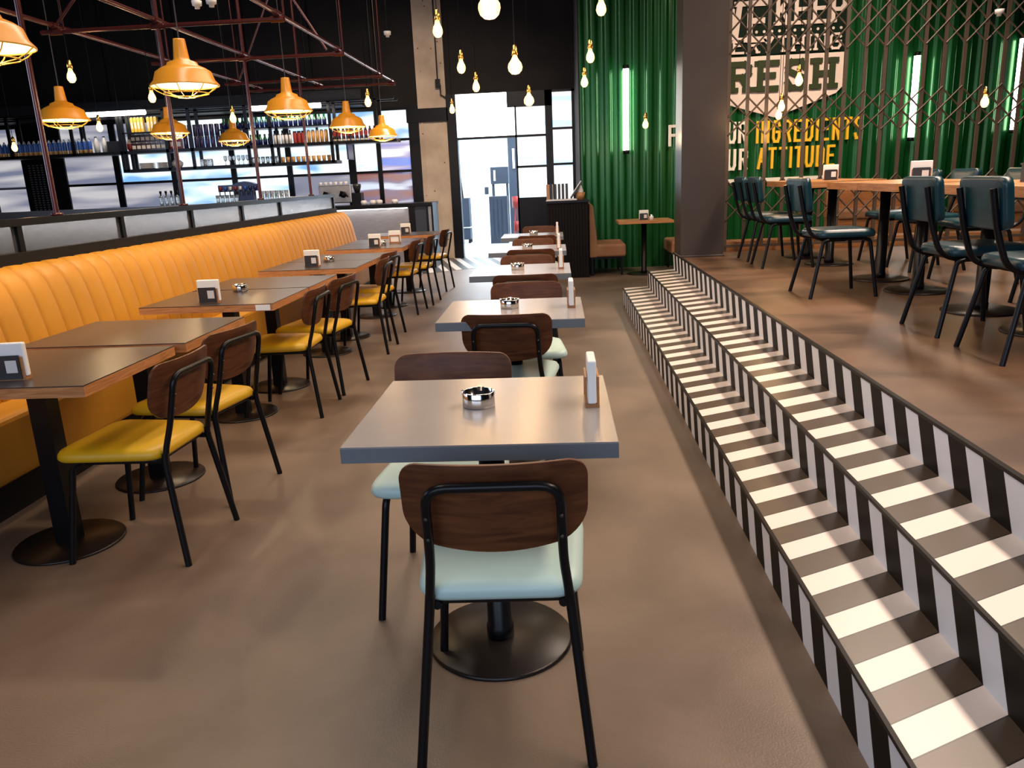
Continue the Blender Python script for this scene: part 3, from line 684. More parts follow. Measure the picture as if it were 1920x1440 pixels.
# ================================================================== TABLES
def make_table(sx, sy, topm, edgem, top=0.75, th=0.042, disc=0.205, sq=0.0, name='dining_table'):
    t = empty(name)
    o = MB().box(-sx/2, sx/2, -sy/2, sy/2, top-0.004, top).build('tabletop', topm, t); 
    MB().box(-sx/2-0.0008, sx/2+0.0008, -sy/2-0.0008, sy/2+0.0008, top-th, top-0.004).build('edge_band', edgem, t)
    mb = MB()
    if sq: mb.box(-sq, sq, -sq, sq, 0.012, top-th)
    else: mb.lathe([(0.042, 0.012), (0.042, 0.05), (0.038, 0.055), (0.038, top-th)], 20)
    mb.build('pedestal', M['black'], t)
    MB().box(-0.20, 0.20, -0.025, 0.025, top-th-0.02, top-th).box(-0.025, 0.025, -0.2, 0.2, top-th-0.018, top-th).build('top_bracket', M['black'], t)
    MB().lathe([(disc, 0.0), (disc, 0.006), (disc-0.006, 0.012), (0, 0.014)], 48).build('base_plate', M['basedisc'], t)
    return t
GT = 'square grey tables in the middle aisle'
mt = make_table(0.69, 0.66, M['greytop'], M['greyedge'], disc=0.222)
tl = [(-0.21, 2.145, 'nearest grey square table with steel ashtray and napkin holder'), (-0.23, 3.87, 'second grey square table from the camera'), (-0.26, 5.62, 'third grey square table from the camera'),
      (-0.27, 7.30, 'fourth grey square table, near the striped floor'), (-0.28, 9.05, 'farthest grey square table, beside the dark slatted cabinet')]
for i, (x, y, lb) in enumerate(tl):
    if i == 0: mt.location = (x, y, 0); tag(mt, lb, 'table', GT)
    else: dup(mt, (x, y, 0), 0, lb, GT)
GB = 'brown topped tables along the mustard banquette'
bt = make_table(0.79, 0.665, M['darktop'], M['oakedge'], disc=0.21, sq=0.038)
bl = [(-2.05, 2.865, 'nearest oak edged brown table, cut by the left edge of the photo'), (-2.025, 3.585, 'brown table pushed against the far side of the nearest one'),
      (-2.03, 4.685, 'nearer table of the second pair along the banquette'), (-2.03, 5.375, 'farther table of the second pair along the banquette'),
      (-2.00, 6.48, 'nearer table of the third pair along the banquette'), (-2.00, 7.155, 'farther table of the third pair along the banquette'),
      (-1.98, 8.32, 'nearer table of the fourth pair along the banquette'), (-1.98, 8.995, 'farther table of the fourth pair along the banquette'),
      (-1.96, 10.2, 'single farthest brown table before the silver bar front')]
for i, (x, y, lb) in enumerate(bl):
    if i == 0: bt.location = (x, y, 0); tag(bt, lb, 'table', GB)
    else: dup(bt, (x, y, 0), 0, lb, GB)
GP = 'wooden tables on the platform'
pt = make_table(0.66, 0.64, M['oaktop'], M['oakedge'], top=0.735, disc=0.21, th=0.05, sq=0)
pl = [(2.47, 4.05, 'oak table on the platform, nearest the right edge'), (2.47, 5.53, 'oak table on the platform behind the middle teal chair'), (2.47, 6.18, 'oak table joined to the far side of the middle platform table'),
      (2.45, 7.28, 'nearer oak table of the far platform pair'), (2.45, 7.93, 'farthest oak table on the platform, by the lattice gate'), (2.47, 4.70, 'oak table joined behind the nearest platform table')]
for i, (x, y, lb) in enumerate(pl):
    if i == 0: pt.location = (x, y, 0.511); tag(pt, lb, 'table', GP)
    else: dup(pt, (x, y, 0.511), 0, lb, GP)
# small table at the green wall
t = make_table(0.74, 0.62, M['oaktop'], M['oakedge'], disc=0.24, th=0.035); t.location = (1.21, 11.2, 0); tag(t, 'small wooden table against the green wall between tan benches', 'table')

# ---- mint/white sticker on the second banquette table corner
tag(MB().box(0, 0.085, -0.003, 0, 0.712, 0.744).build('price_label', M['white']), 'small white label on the corner edge of the second brown table', 'label').location = (-1.735, 4.350, 0)

# ---- things on the tables
ash = empty('ashtray')
mb = MB().lathe([(0.0, 0.0), (0.045, 0.0), (0.047, 0.003), (0.047, 0.043), (0.045, 0.045), (0.043, 0.043), (0.043, 0.006), (0.0, 0.005)], 32, caps=False); mb.build('bowl', M['steel'], ash)
MB().box(-0.049, -0.041, -0.006, 0.006, 0.034, 0.0465).box(0.041, 0.049, -0.006, 0.006, 0.034, 0.0465).box(-0.006, 0.006, 0.041, 0.049, 0.034, 0.0465).build('cigarette_rests', M['steel'], ash)
GA = 'round steel ashtrays on the tables'
al = [(-0.24, 2.16, 'steel ashtray at the centre of the nearest grey table'), (-0.25, 3.91, 'steel ashtray on the second grey table'), (-0.29, 5.62, 'steel ashtray on the third grey table'),
      (-0.28, 7.29, 'steel ashtray on the fourth grey table'), (-0.27, 9.08, 'steel ashtray on the farthest grey table'), (-2.06, 4.95, 'steel ashtray on the second pair of brown tables'),
      (-1.99, 6.76, 'steel ashtray on the third pair of brown tables'), (-1.88, 8.40, 'steel ashtray on the fourth pair of brown tables')]
for i, (x, y, lb) in enumerate(al):
    if i == 0: ash.location = (x, y, 0.75); tag(ash, lb, 'ashtray', GA)
    else: dup(ash, (x, y, 0.75), 0, lb, GA)
def make_holder(card=True):
    """napkin holder: wooden cradle, block of napkins, black card on the front; long side along x"""
    t = empty('napkin_holder')
    mb = MB().box(-0.062, 0.062, -0.020, 0.020, 0.0, 0.010)
    for y in (-0.020, 0.014):
        mb.box(-0.058, -0.046, y, y+0.006, 0.01, 0.085); mb.box(0.046, 0.058, y, y+0.006, 0.01, 0.085); mb.box(-0.058, 0.058, y, y+0.006, 0.075, 0.088) if not card else None
    mb.build('cradle', M['holder'], t)
    bevel(MB().box(-0.065, 0.065, -0.012, 0.012, 0.011, 0.135).build('napkins', M['white'], t), 0.005, 2)
    if card:
        MB().box(-0.055, 0.050, -0.0255, -0.0215, 0.004, 0.092).build('card', M['cardb'], t)
        MB().box(0.0, 0.040, -0.0263, -0.0256, 0.028, 0.074).build('sticker', M['plasticw'], t)
    return t
GH = 'napkin holders with black cards'
hl = [(-2.00, 2.66, 0.75, 0.10, 'napkin holder at the left photo edge on the nearest brown table'), (-2.05, 4.47, 0.75, 0.0, 'napkin holder on the second pair of brown tables'), (-2.02, 6.38, 0.75, 0, 'napkin holder on the third pair of brown tables'),
      (-1.91, 8.20, 0.75, 0, 'napkin holder with card on the fourth pair of brown tables'), (-1.94, 10.11, 0.75, 0, 'napkin holder on the farthest brown table'),
      (2.38, 5.42, 1.246, -0.2, 'white framed card holder on the middle platform table'), (2.42, 3.98, 1.246, -0.2, 'card holder at the right photo edge on platform table'), (2.46, 7.4, 1.246, -0.1, 'card holder behind the teal chairs on the far platform table'),
      (1.20, 11.13, 0.75, 0, 'card holder on the small table at the green wall')]
hp = make_holder()
for i, (x, y, z, rz, lb) in enumerate(hl):
    if i == 0: hp.location = (x, y, z); hp.rotation_euler = (0, 0, rz); tag(hp, lb, 'napkin holder', GH)
    else: dup(hp, (x, y, z), rz, lb, GH)
GH2 = 'napkin holders standing edge-on on the grey tables'
he = make_holder(False)
h2 = [(0.085, 2.17, PI/2, 'wooden napkin holder seen edge-on on the nearest grey table'), (0.06, 3.90, PI/2, 'edge-on napkin holder on the second grey table'), (0.02, 5.60, PI/2, 'edge-on napkin holder on the third grey table'),
      (0.01, 7.15, PI/2, 'edge-on napkin holder on the fourth grey table'), (0.0, 9.0, PI/2, 'edge-on napkin holder on the farthest grey table'), (-1.79, 8.66, 0.0, 'wooden fronted holder beside the card holder, fourth banquette pair')]
for i, (x, y, rz, lb) in enumerate(h2):
    if i == 0: he.location = (x, y, 0.75); he.rotation_euler = (0, 0, rz); tag(he, lb, 'napkin holder', GH2)
    else: dup(he, (x, y, 0.75), rz, lb, GH2)
tag(MB().lathe([(0.0, 0), (0.028, 0), (0.030, 0.05), (0.02, 0.06), (0.018, 0.075), (0, 0.078)], 14, mats=[0, 0, 1, 1, 1]).build('sauce_jar', [M['porcelain'], M['steel']]), 'little pot beside the card holder on the green wall table', 'jar').location = (1.30, 11.08, 0.75)
tag(MB().box(-0.05, 0.05, -0.05, 0.05, 0, 0.09).box(-0.055, 0.055, -0.055, 0.055, 0.09, 0.1).build('condiment_box', M['cardb']), 'small black box with shiny lid on the right platform table', 'box').location = (2.55, 4.45, 1.246)

# ================================================================== BANQUETTE
bq = empty('banquette'); tag(bq, 'long mustard leather banquette with vertical channels', 'banquette')
prof = [(-2.66, 0.44), (-2.665, 0.52), (-2.675, 0.62), (-2.69, 0.72), (-2.71, 0.82), (-2.73, 0.90), (-2.755, 0.965), (-2.79, 1.01), (-2.83, 1.035), (-2.87, 1.035), (-2.90, 1.015)]
P = 0.156; yA = 1.4; nch = 58; US = (0.0, 0.035, 0.09, 0.2, 0.5, 0.8, 0.91, 0.965); sub = 8
mb = MB(); v = []
for i in range(nch*sub+1):
    u = US[i % sub]; y = yA+P*(i//sub+u); b = 0.017*(1-abs(2*u-1)**7) if u else 0
    for j, (x, z) in enumerate(prof):
        a = prof[max(j-1, 0)]; c = prof[min(j+1, len(prof)-1)]; tx, tz = c[0]-a[0], c[1]-a[1]; L_ = math.hypot(tx, tz); nx_, nz_ = tz/L_, -tx/L_
        v.append((x+nx_*b, y, z+nz_*b))
K = len(prof)
mb.add(v, [(i*K+j, (i+1)*K+j, (i+1)*K+j+1, i*K+j+1) for i in range(nch*sub) for j in range(K-1)], 0, True)
yB = yA+P*nch
mb.add([(x, yB, z) for x, z in prof]+[(-2.90, yB, 0.44)], [tuple(range(K+1))[::-1]])
bo = mb.build('backrest', M['orange'], bq)
bevel(MB().box(-2.70, -2.455, yA, yB, 0.16, 0.455).build('seat', M['orange'], bq), 0.03, 3)
MB().box(-2.90, -2.50, yA, yB-0.02, 0.0, 0.16).build('plinth', M['blackm'], bq)
# glazed divider on the banquette
dv = empty('glazed_divider'); tag(dv, 'black framed glass divider standing behind the banquette', 'divider')
yC = yB+0.02
MB().box(-2.99, -2.91, yA, yC, 0.0, 1.105).build('base_panel', M['blackm'], dv)
MB().box(-2.985, -2.915, yA, yC, 1.245, 1.285).build('top_rail', M['black'], dv)
posts = [4.19+1.05*k for k in range(-2, 7)]
posts = [y for y in posts if y < yC-0.05][:7] + [yC-0.02]
ys = [yA]+posts
for y in posts: MB().box(-2.97, -2.93, y-0.02, y+0.02, 1.105, 1.245).build('post', M['black'], dv)
for a, b in zip([yA+0.0]+posts[:-1], posts): MB().box(-2.953, -2.947, a+0.02, b-0.02, 1.105, 1.245).build('glass_pane', M['frost'], dv)
# ---- tubular canopy frame on posts
fr = empty('pipe_canopy'); tag(fr, 'dark red pipe framework with posts above the banquette', 'pipe frame')
Z = 2.64; XA, XB, XC = -3.74, -2.95, -2.03
for x in (XA, XB, XC):
    MB().tube([(x, 1.6, Z), (x, 10.48, Z)], 0.017, 10).build('long_pipe', M['pipe'], fr)
for y in (2.95, 4.57, 6.2, 7.88, 9.6, 10.36):
    MB().tube([(XA-0.12, y, Z-0.04), (XC+0.02, y, Z-0.04)], 0.016, 10).build('cross_pipe', M['pipe'], fr)
for y in (2.95, 4.57, 6.2, 7.88, 9.55):
    MB().tube([(XB, y, 1.285), (XB, y, 4.8)], 0.016, 10).cyl((XB, y), 0.034, 1.285, 1.30, 14).build('post', M['pipe'], fr)
for x in (XA, XC):
    for y in (4.57, 6.2, 7.88, 9.6): MB().tube([(x+0.04, y+0.03, Z), (x+0.04, y+0.03, 4.8)], 0.009, 6).build('hanger_rod', M['pipe'], fr)
for (a, b) in [((XA, 6.2, Z), (-1.6, 6.2, 4.75)), ((-3.68, 9.6, Z), (-2.55, 9.6, 4.8)), ((-2.14, 7.88, Z), (-3.4, 7.88, 4.75))]:
    MB().tube([a, b], 0.012, 8).build('brace', M['pipe'], fr)
for x in (XA, XB, XC):
    for y in (4.57, 6.2, 7.88, 9.6, 10.36): MB().tube([(x, y-0.05, Z), (x, y+0.05, Z)], 0.024, 12).tube([(x-0.05, y, Z-0.04), (x+0.05, y, Z-0.04)], 0.024, 12).build('clamp', M['pipe'], fr)
# ================================================================== LAMPS
def make_pendant():
    t = empty('pendant_lamp')
    out = [(0.012, 0.275), (0.034, 0.272), (0.036, 0.26), (0.046, 0.16), (0.052, 0.148), (0.088, 0.135), (0.095, 0.118), (0.135, 0.100), (0.165, 0.080), (0.182, 0.030), (0.205, 0.004), (0.207, 0.0)]
    MB().lathe(out, 40, caps=False).build('shade', M['lampy'], t)
    inn = [(0.205, 0.0), (0.200, 0.006), (0.178, 0.030), (0.160, 0.074), (0.10, 0.098), (0.03, 0.11), (0, 0.11)]
    MB().lathe(inn, 40, caps=False).build('reflector', M['lampw'], t)
    MB().lathe([(0, -0.012), (0.022, -0.008), (0.034, 0.012), (0.034, 0.03), (0.020, 0.06), (0.014, 0.09)], 16, caps=False).build('bulb', M['bulbw'], t)
    mb = MB(); ring = lambda r, z: [(r*math.cos(2*PI*k/28), r*math.sin(2*PI*k/28), z) for k in range(28)]
    mb.tube(ring(0.203, -0.002), 0.0035, 6, closed=True); mb.tube(ring(0.135, -0.048), 0.003, 6, closed=True); mb.tube(ring(0.055, -0.068), 0.003, 6, closed=True)
    for k in range(8):
        a = 2*PI*k/8+0.2; mb.tube([(0.203*math.cos(a), 0.203*math.sin(a), -0.002), (0.175*math.cos(a), 0.175*math.sin(a), -0.026), (0.135*math.cos(a), 0.135*math.sin(a), -0.048), (0.055*math.cos(a), 0.055*math.sin(a), -0.068)], 0.003, 6)
    mb.build('wire_guard', M['cage'], t)
    MB().tube([(0, 0, 0.27), (0, 0, 2.76)], 0.004, 6).build('cord', M['steelcol'], t)
    return t
GL = 'mustard dome pendant lamps in two rows'
ll = [(-2.47, 3.53, 'mustard dome pendant cut by the top left corner of the photo'), (-2.30, 5.09, 'largest fully visible mustard dome pendant with wire guard'), (-2.30, 7.05, 'mustard dome pendant second in the near row, over the third banquette tables'),
      (-2.34, 9.20, 'mustard dome pendant third in the near row, before the kitchen screen'), (-2.38, 11.25, 'smallest mustard dome pendant, nearest the concrete column'),
      (-4.20, 6.85, 'mustard dome pendant leftmost of the far row, by the thick red post'), (-4.25, 8.86, 'mustard dome pendant middle of the far row'), (-4.27, 10.70, 'mustard dome pendant last of the far row, below a bare bulb')]
pp = make_pendant()
for i, (x, y, lb) in enumerate(ll):
    if i == 0: pp.location = (x, y, 2.03); tag(pp, lb, 'pendant lamp', GL); q = pp
    else: q = dup(pp, (x, y, 2.03), 0, lb, GL)
    L_ = bpy.data.lights.new('pendant_light', 'SPOT'); L_.energy = 34; L_.color = (1.0, 0.72, 0.42); L_.shadow_soft_size = 0.05; L_.spot_size = math.radians(150); L_.spot_blend = 0.5
    lo = bpy.data.objects.new('pendant_light', L_); C.objects.link(lo); lo.location = (x, y, 2.03-0.02)
    L_ = bpy.data.lights.new('pendant_glow', 'POINT'); L_.energy = 3.5; L_.color = (1.0, 0.74, 0.42); L_.shadow_soft_size = 0.012
    lo = bpy.data.objects.new('pendant_glow', L_); C.objects.link(lo); lo.location = (x, y, 2.03-0.03)
def make_bulb(kind):
    t = empty('filament_bulb')
    if kind == 'p': pr_ = [(0, -0.085), (0.018, -0.080), (0.030, -0.062), (0.033, -0.045), (0.028, -0.022), (0.017, 0.0), (0.014, 0.018)]; h = 0.018
    elif kind == 'g': pr_ = [(0, -0.10), (0.025, -0.095), (0.044, -0.075), (0.049, -0.052), (0.043, -0.030), (0.026, -0.008), (0.016, 0.012), (0.014, 0.02)]; h = 0.02
    else: pr_ = [(0, -0.125), (0.03, -0.119), (0.052, -0.10), (0.0625, -0.068), (0.060, -0.045), (0.045, -0.02), (0.022, 0.0), (0.014, 0.022)]; h = 0.022
    MB().lathe(pr_, 20, caps=False).build('glass_bulb', M['bulb'], t)
    MB().lathe([(r_*0.60, z_*0.78-0.006) for r_, z_ in pr_[:-1]], 14, caps=False).build('filament', M['filament'], t)
    MB().lathe([(0.016, h), (0.020, h+0.004), (0.020, h+0.035), (0.016, h+0.042), (0.012, h+0.06), (0.004, h+0.066)], 14).build('socket', M['brass'], t)
    return t
BULBS = [('p', -0.73, 5.39, 2.36, 'bare glowing pear bulb hanging before the concrete column'), ('G', -0.34, 4.68, 2.36, 'largest bare globe bulb, cut by the top edge of the photo'), ('p', -0.69, 6.29, 2.25, 'bare bulb hanging just left above the doorway, before dark wall'),
         ('g', -0.25, 5.56, 2.15, 'round filament bulb with tall brass socket, before the dark wall'), ('p', -0.69, 7.42, 2.23, 'bare bulb hanging right over the top edge of the white transom'), ('g', -0.23, 7.73, 2.13, 'round bulb hanging over the glazed panes right of the transom'),
         ('p', 0.32, 5.48, 2.45, 'bare bulb at the top edge of the photo before the green wall'), ('p', 0.29, 6.47, 2.30, 'upper of two bare bulbs at the left end of the green wall'), ('p', 0.28, 7.49, 2.23, 'lower of two bare bulbs at the left end of the green wall'),
         ('p', 0.99, 9.01, 1.93, 'bare bulb right of the first light tube, before the green wall'), ('p', -1.17, 9.46, 2.22, 'bare bulb at the left edge of the glaring white transom'), ('p', -1.78, 7.86, 2.19, 'bare bulb between the two right mustard pendants'),
         ('p', -3.69, 6.21, 2.32, 'bare bulb upper left, above the leftmost far pendant'), ('p', -3.59, 7.24, 2.26, 'bare bulb left of the largest fully visible pendant'), ('p', -4.65, 8.17, 2.11, 'bare bulb hanging before the left fluorescent strip'),
         ('p', -3.28, 8.26, 2.14, 'bare bulb hanging just above the last far row pendant'), ('p', -6.21, 9.07, 2.01, 'bare bulb at the far left before the blue bottles'), ('p', 2.04, 7.05, 2.11, 'bare bulb hanging before the white shield on the sign'),
         ('p', 2.18, 8.06, 1.98, 'upper of two close bulbs at the tip of the white shield'), ('p', 2.28, 8.52, 1.93, 'lower of two close bulbs at the tip of the white shield'), ('p', 3.58, 7.09, 1.87, 'bare bulb at the far right before the lattice gate')]
GBU = 'bare glowing filament bulbs on cords'
protos = {}
for (k, x, y, z, lb) in BULBS:
    if k not in protos: protos[k] = q = make_bulb(k); q.location = (x, y, z); tag(q, lb, 'light bulb', GBU)
    else: q = dup(protos[k], (x, y, z), 0, lb, GBU)
    MB().tube([(0, 0, 0.07), (0, 0, 4.82-z)], 0.003, 5).build('cord', M['black'], q)
    L_ = bpy.data.lights.new('bulb_light', 'POINT'); L_.energy = {'p': 5.0, 'g': 7.0, 'G': 10.0}[k]; L_.color = (1.0, 0.60, 0.28); L_.shadow_soft_size = 0.07
    lo = bpy.data.objects.new('bulb_light', L_); C.objects.link(lo); lo.location = (x, y, z-0.2)
# the copies were made before cords were added, so each bulb carries its own cord

def strip(x0, x1, z, label):
    t = empty('fluorescent_light', ((x0+x1)/2*0.975, 12.95, z-0.01)); tag(t, label, 'fluorescent light', 'horizontal fluorescent strips over the bar'); h = (x1-x0)/2
    MB().tube([(-h, 0, 0), (h, 0, 0)], 0.038, 12).build('tube', M['tube'], t); MB().box(-h-0.02, h+0.02, -0.05, 0.05, 0.035, 0.09).build('housing', M['darkpanel'], t)
    MB().tube([(-h*0.7, 0, 0.09), (-h*0.7, 0, 4.8-z)], 0.004, 5).tube([(h*0.7, 0, 0.09), (h*0.7, 0, 4.8-z)], 0.004, 5).build('suspension_wire', M['black'], t)
strip(-7.9, -6.76, 2.68, 'left white fluorescent strip above the yellow cartons'); strip(-4.97, -3.81, 2.65, 'right white fluorescent strip behind the second near pendant')
for (x, y, z, lb) in [(-2.94, 6.94, 2.86, 'white ceiling sensor upper left, left of two'), (-2.69, 6.63, 2.80, 'white ceiling sensor upper left, right of two'), (-1.89, 9.64, 3.02, 'white sensor on thin rod left of the concrete column'), (4.29, 8.4, 2.69, 'white sensor at the top right before the lattice gate')]:
    t = empty('ceiling_sensor', (x, y, z)); tag(t, lb, 'sensor', 'white ceiling sensors')
    MB().lathe([(0, 0), (0.02, 0.0), (0.022, 0.02), (0.038, 0.024), (0.042, 0.06), (0.0, 0.062)], 20, caps=False).build('housing', M['plasticw'], t)
    MB().tube([(0, 0, 0.06), (0, 0, 4.8-z)], 0.005, 6).build('rod', M['black'], t)

# ================================================================== BAR
CY = 13.0
bar = empty('bar_counter'); tag(bar, 'long bar counter with brushed steel front and black top', 'bar counter')
MB().box(-10.4, -2.42, CY, CY+0.55, 0.0, 1.0).build('front_panel', M['brush'], bar)
MB().box(-10.45, -2.02, CY-0.04, CY+0.65, 1.02, 1.065).build('worktop', M['black'], bar)
MB().box(-10.4, -2.44, CY-0.012, CY, 0.985, 1.0).build('light_strip', M['led'], bar)
MB().box(-2.42, -2.32, CY-0.02, CY+0.55, 0, 1.02).box(-2.13, -2.10, CY-0.02, CY+0.55, 0, 1.02).box(-2.05, -2.02, CY-0.02, CY+0.55, 0, 1.02).build('end_post', M['black'], bar)
MB().box(-2.32, -2.13, CY, CY+0.5, 0, 1.02).build('end_panel', M['slate'], bar); MB().box(-2.10, -2.05, CY, CY+0.5, 0, 1.0).build('steel_strip', M['brush'], bar)
area('counter_strip_lamp', (-6.4, CY-0.05, 0.99), (0, -0.25, -1), 7.8, 0.03, 20, (1.0, 0.93, 0.86))
CT = 1.065
# hanging shelf
hs = empty('hanging_shelf'); tag(hs, 'long black hanging shelf full of bottles over the bar', 'shelf')
SY0, SY1 = 13.15, 13.48
MB().box(-10.4, -2.56, SY0, SY1, 2.045, 2.095).build('shelf_board', M['black'], hs)
MB().box(-7.2, -3.58, SY0, SY1, 1.75, 1.80).build('shelf_board', M['black'], hs)
MB().box(-7.12, -6.45, SY0, SY1, 2.365, 2.385).build('shelf_board', M['black'], hs)
MB().box(-5.5, -3.66, SY0, SY1, 2.345, 2.365).build('shelf_board', M['black'], hs)
for x in (-9.1, -8.02, -7.2, -7.14, -6.42, -6.0, -5.05, -4.66, -3.66, -2.9):
    lo_ = 1.765 if -7.25 < x < -3.6 else 2.06
    MB().box(x, x+0.05, SY0, SY0+0.03, lo_, 2.72).box(x, x+0.05, SY1-0.03, SY1, lo_, 2.72).build('upright', M['black'], hs)
MB().box(-10.4, -2.56, SY0, SY0+0.03, 2.70, 2.73).box(-10.4, -2.56, SY1-0.03, SY1, 2.70, 2.73).build('top_bar', M['black'], hs)
MB().box(-3.40, -3.37, SY0, SY1, 1.80, 2.06).build('side_panel', M['navy'], hs)
for x in (-9.5, -7.2, -5.05, -2.9): MB().tube([(x, 13.3, 2.73), (x, 13.3, 4.8)], 0.01, 6).build('hanger_rod', M['black'], hs)

def bottle(name, prof, mats_i, mats, label, cat, group, pts):
    first = None
    for p in pts:
        if first is None:
            mb = MB().lathe(prof, 10, mats=mats_i); first = tag(mb.build(name, mats), label, cat, group); first.location = p
        else: c = first.copy(); C.objects.link(c); c.location = p
    return first
def rowx(x0, x1, n, y, z, jit=0.0): return [(x0+(x1-x0)*(i/(n-1) if n > 1 else 0)+random.uniform(-jit, jit), y, z) for i in range(n)]
BP = [(0.034, 0), (0.034, 0.05), (0.036, 0.06), (0.036, 0.16), (0.030, 0.19), (0.013, 0.225), (0.013, 0.24)]
S1 = 2.095
bottle('water_bottle', BP, [0, 0, 1, 1, 2, 2], [M['amber'], M['blue'], M['glassy']], 'blue labelled bottle in the long row left on the top shelf', 'bottle', 'blue labelled bottles on the top shelf', rowx(-9.35, -7.78, 19, 13.28, S1))
bottle('milk_bottle', [(0.045, 0), (0.045, 0.14), (0.032, 0.20), (0.02, 0.24), (0.02, 0.26)], [0, 0, 0, 1], [M['porcelain'], M['navy']], 'white patterned bottle at right end of the blue bottle row', 'bottle', 'white bottles on the top shelf', rowx(-7.66, -7.52, 2, 13.28, S1))
tag(MB().box(-0.11, 0.10, -0.1, 0.1, 0, 0.17).build('storage_box', M['darkpanel']), 'plain dark box on the top shelf beside the white bottles', 'box').location = (-7.33, 13.3, S1)
o = tag(MB().lathe([(0.03, 0), (0.055, 0.04), (0.055, 0.12), (0.03, 0.19), (0.035, 0.2)], 10, mats=[0, 0, 1, 0]).build('snack_bag', [M['red'], M['cream']]), 'red snack bag left of the stacked cartons on the top shelf', 'bag'); o.location = (-7.09, 13.3, S1)
def cartons(name, sx, sy, sz, mats, label, cat, group, pts):
    first = None
    for p in pts:
        if first is None:
            mb = MB().box(-sx/2, sx/2, -sy/2, sy/2, 0, sz).box(-sx/2+0.008, sx/2-0.008, -sy/2-0.001, -sy/2, sz*0.25, sz*0.7, 1).box(-sx*0.3, sx*0.3, -sy*0.3, sy*0.3, sz, sz+0.012, 1)
            first = tag(mb.build(name, mats), label, cat, group); first.location = p
        else: c = first.copy(); C.objects.link(c); c.location = p
cartons('juice_carton', 0.048, 0.06, 0.23, [M['cartony'], M['cream']], 'tall yellow carton on the upper shelf under the strip light', 'carton', 'yellow cartons on the upper shelf', rowx(-6.98, -6.81, 4, 13.27, 2.385)+rowx(-6.70, -6.58, 3, 13.27, 2.385))
cartons('snack_pack', 0.078, 0.06, 0.12, [M['cola'], M['cream']], 'small brown and cream pack below the yellow cartons', 'packet', 'brown packs below the yellow cartons', rowx(-7.0, -6.5, 7, 13.27, S1)+rowx(-7.0, -6.5, 7, 13.27, S1+0.133))
cartons('red_box', 0.09, 0.08, 0.16, [M['red'], M['porcelain']], 'small red box between packs and cans on the shelf', 'box', 'red boxes on the top shelf', rowx(-6.33, -6.23, 2, 13.27, S1))
CN = [(0.034, 0), (0.038, 0.006), (0.038, 0.175), (0.033, 0.185)]
bottle('drinks_can', CN, [1, 0, 1], [M['can'], M['brush']], 'slim dark violet can in the double row on the top shelf', 'can', 'slim cans stacked in two rows', rowx(-6.12, -5.10, 12, 13.27, S1)+rowx(-6.12, -5.10, 12, 13.27, S1+0.186))
GBt = [(0.034, 0), (0.036, 0.085), (0.016, 0.125), (0.016, 0.17)]
bottle('green_bottle', GBt, [0, 1, 1], [M['navy'], M['gbottle']], 'small green bottle on the upper bottle shelf', 'bottle', 'small green bottles on the upper shelf', rowx(-5.42, -3.74, 22, 13.22, 2.365))
bottle('green_beer_bottle', GBt, [0, 1, 1], [M['navy'], M['gbottle']], 'small green bottle standing below the upper bottle shelf', 'bottle', 'small green bottles on the long shelf', rowx(-5.0, -4.69, 5, 13.25, S1))
bottle('spirit_bottle', [(0.026, 0), (0.026, 0.14), (0.012, 0.17), (0.012, 0.215)], [1, 0, 0], [M['dbottle'], M['porcelain']], 'dark bottle with white label in the middle of the long shelf', 'bottle', 'dark spirit bottles on the long shelf', rowx(-4.60, -4.34, 5, 13.25, S1))
bottle('red_jar', [(0.034, 0), (0.036, 0.01), (0.036, 0.15), (0.03, 0.17), (0.032, 0.19)], [0, 0, 0, 1], [M['red'], M['cola']], 'red jar among the bottles on the long shelf', 'jar', 'red jars on the long shelf', rowx(-4.26, -4.12, 3, 13.25, S1))
bottle('iced_tea_bottle', [(0.03, 0), (0.033, 0.12), (0.03, 0.18), (0.018, 0.2)], [0, 0, 1], [M['amber'], M['cream']], 'amber bottle on the long shelf right of the red jars', 'bottle', 'amber bottles on the long shelf', rowx(-4.03, -3.74, 5, 13.25, S1))
bottle('cola_bottle', [(0.03, 0), (0.033, 0.03), (0.026, 0.08), (0.032, 0.12), (0.03, 0.15), (0.013, 0.2), (0.014, 0.22)], [2, 0, 1, 1, 0, 0], [M['cola'], M['red'], M['cream']], 'dark bottle with red label at the right end of the long shelf', 'bottle', 'red labelled dark bottles on the shelf', rowx(-3.60, -2.86, 11, 13.25, S1))
S2 = 1.80
def plates(x, n, r, label):
    for i in range(n):
        o = MB().lathe([(r*0.6, 0), (r*0.62, 0.002), (r, 0.012), (r, 0.0155), (r*0.6, 0.005)], 20).build('plate', M['porcelain']); tag(o, label, 'plate', 'stacked plates on the lower shelf %.1f' % abs(x)); o['group'] = 'left stack of plates' if x < -6.8 else 'right stack of plates'
        o.location = (x, 13.3, S2+0.0158*i)
plates(-6.86, 6, 0.14, 'white plate in the left stack on the lower shelf'); plates(-6.58, 6, 0.10, 'white plate in the right stack on the lower shelf')
o = MB().lathe([(0.06, 0), (0.09, 0.04), (0.095, 0.08), (0.05, 0.12), (0.02, 0.14)], 18).build('teapot', M['porcelain']); tag(o, 'white round pot right of the plate stacks', 'pot'); o.location = (-6.33, 13.3, S2)
GW = [(0.026, 0), (0.028, 0.003), (0.004, 0.008), (0.004, 0.06), (0.026, 0.085), (0.03, 0.12), (0.026, 0.15)]
GLS = [(0.026, 0), (0.032, 0.11)]
bottle('glass_jar', [(0.05, 0), (0.055, 0.02), (0.055, 0.10), (0.045, 0.115)], [0]*3, [M['glassy']], 'clear glass jar on the lower shelf', 'jar', 'clear jars on the lower shelf', rowx(-5.88, -5.77, 2, 13.3, S2))
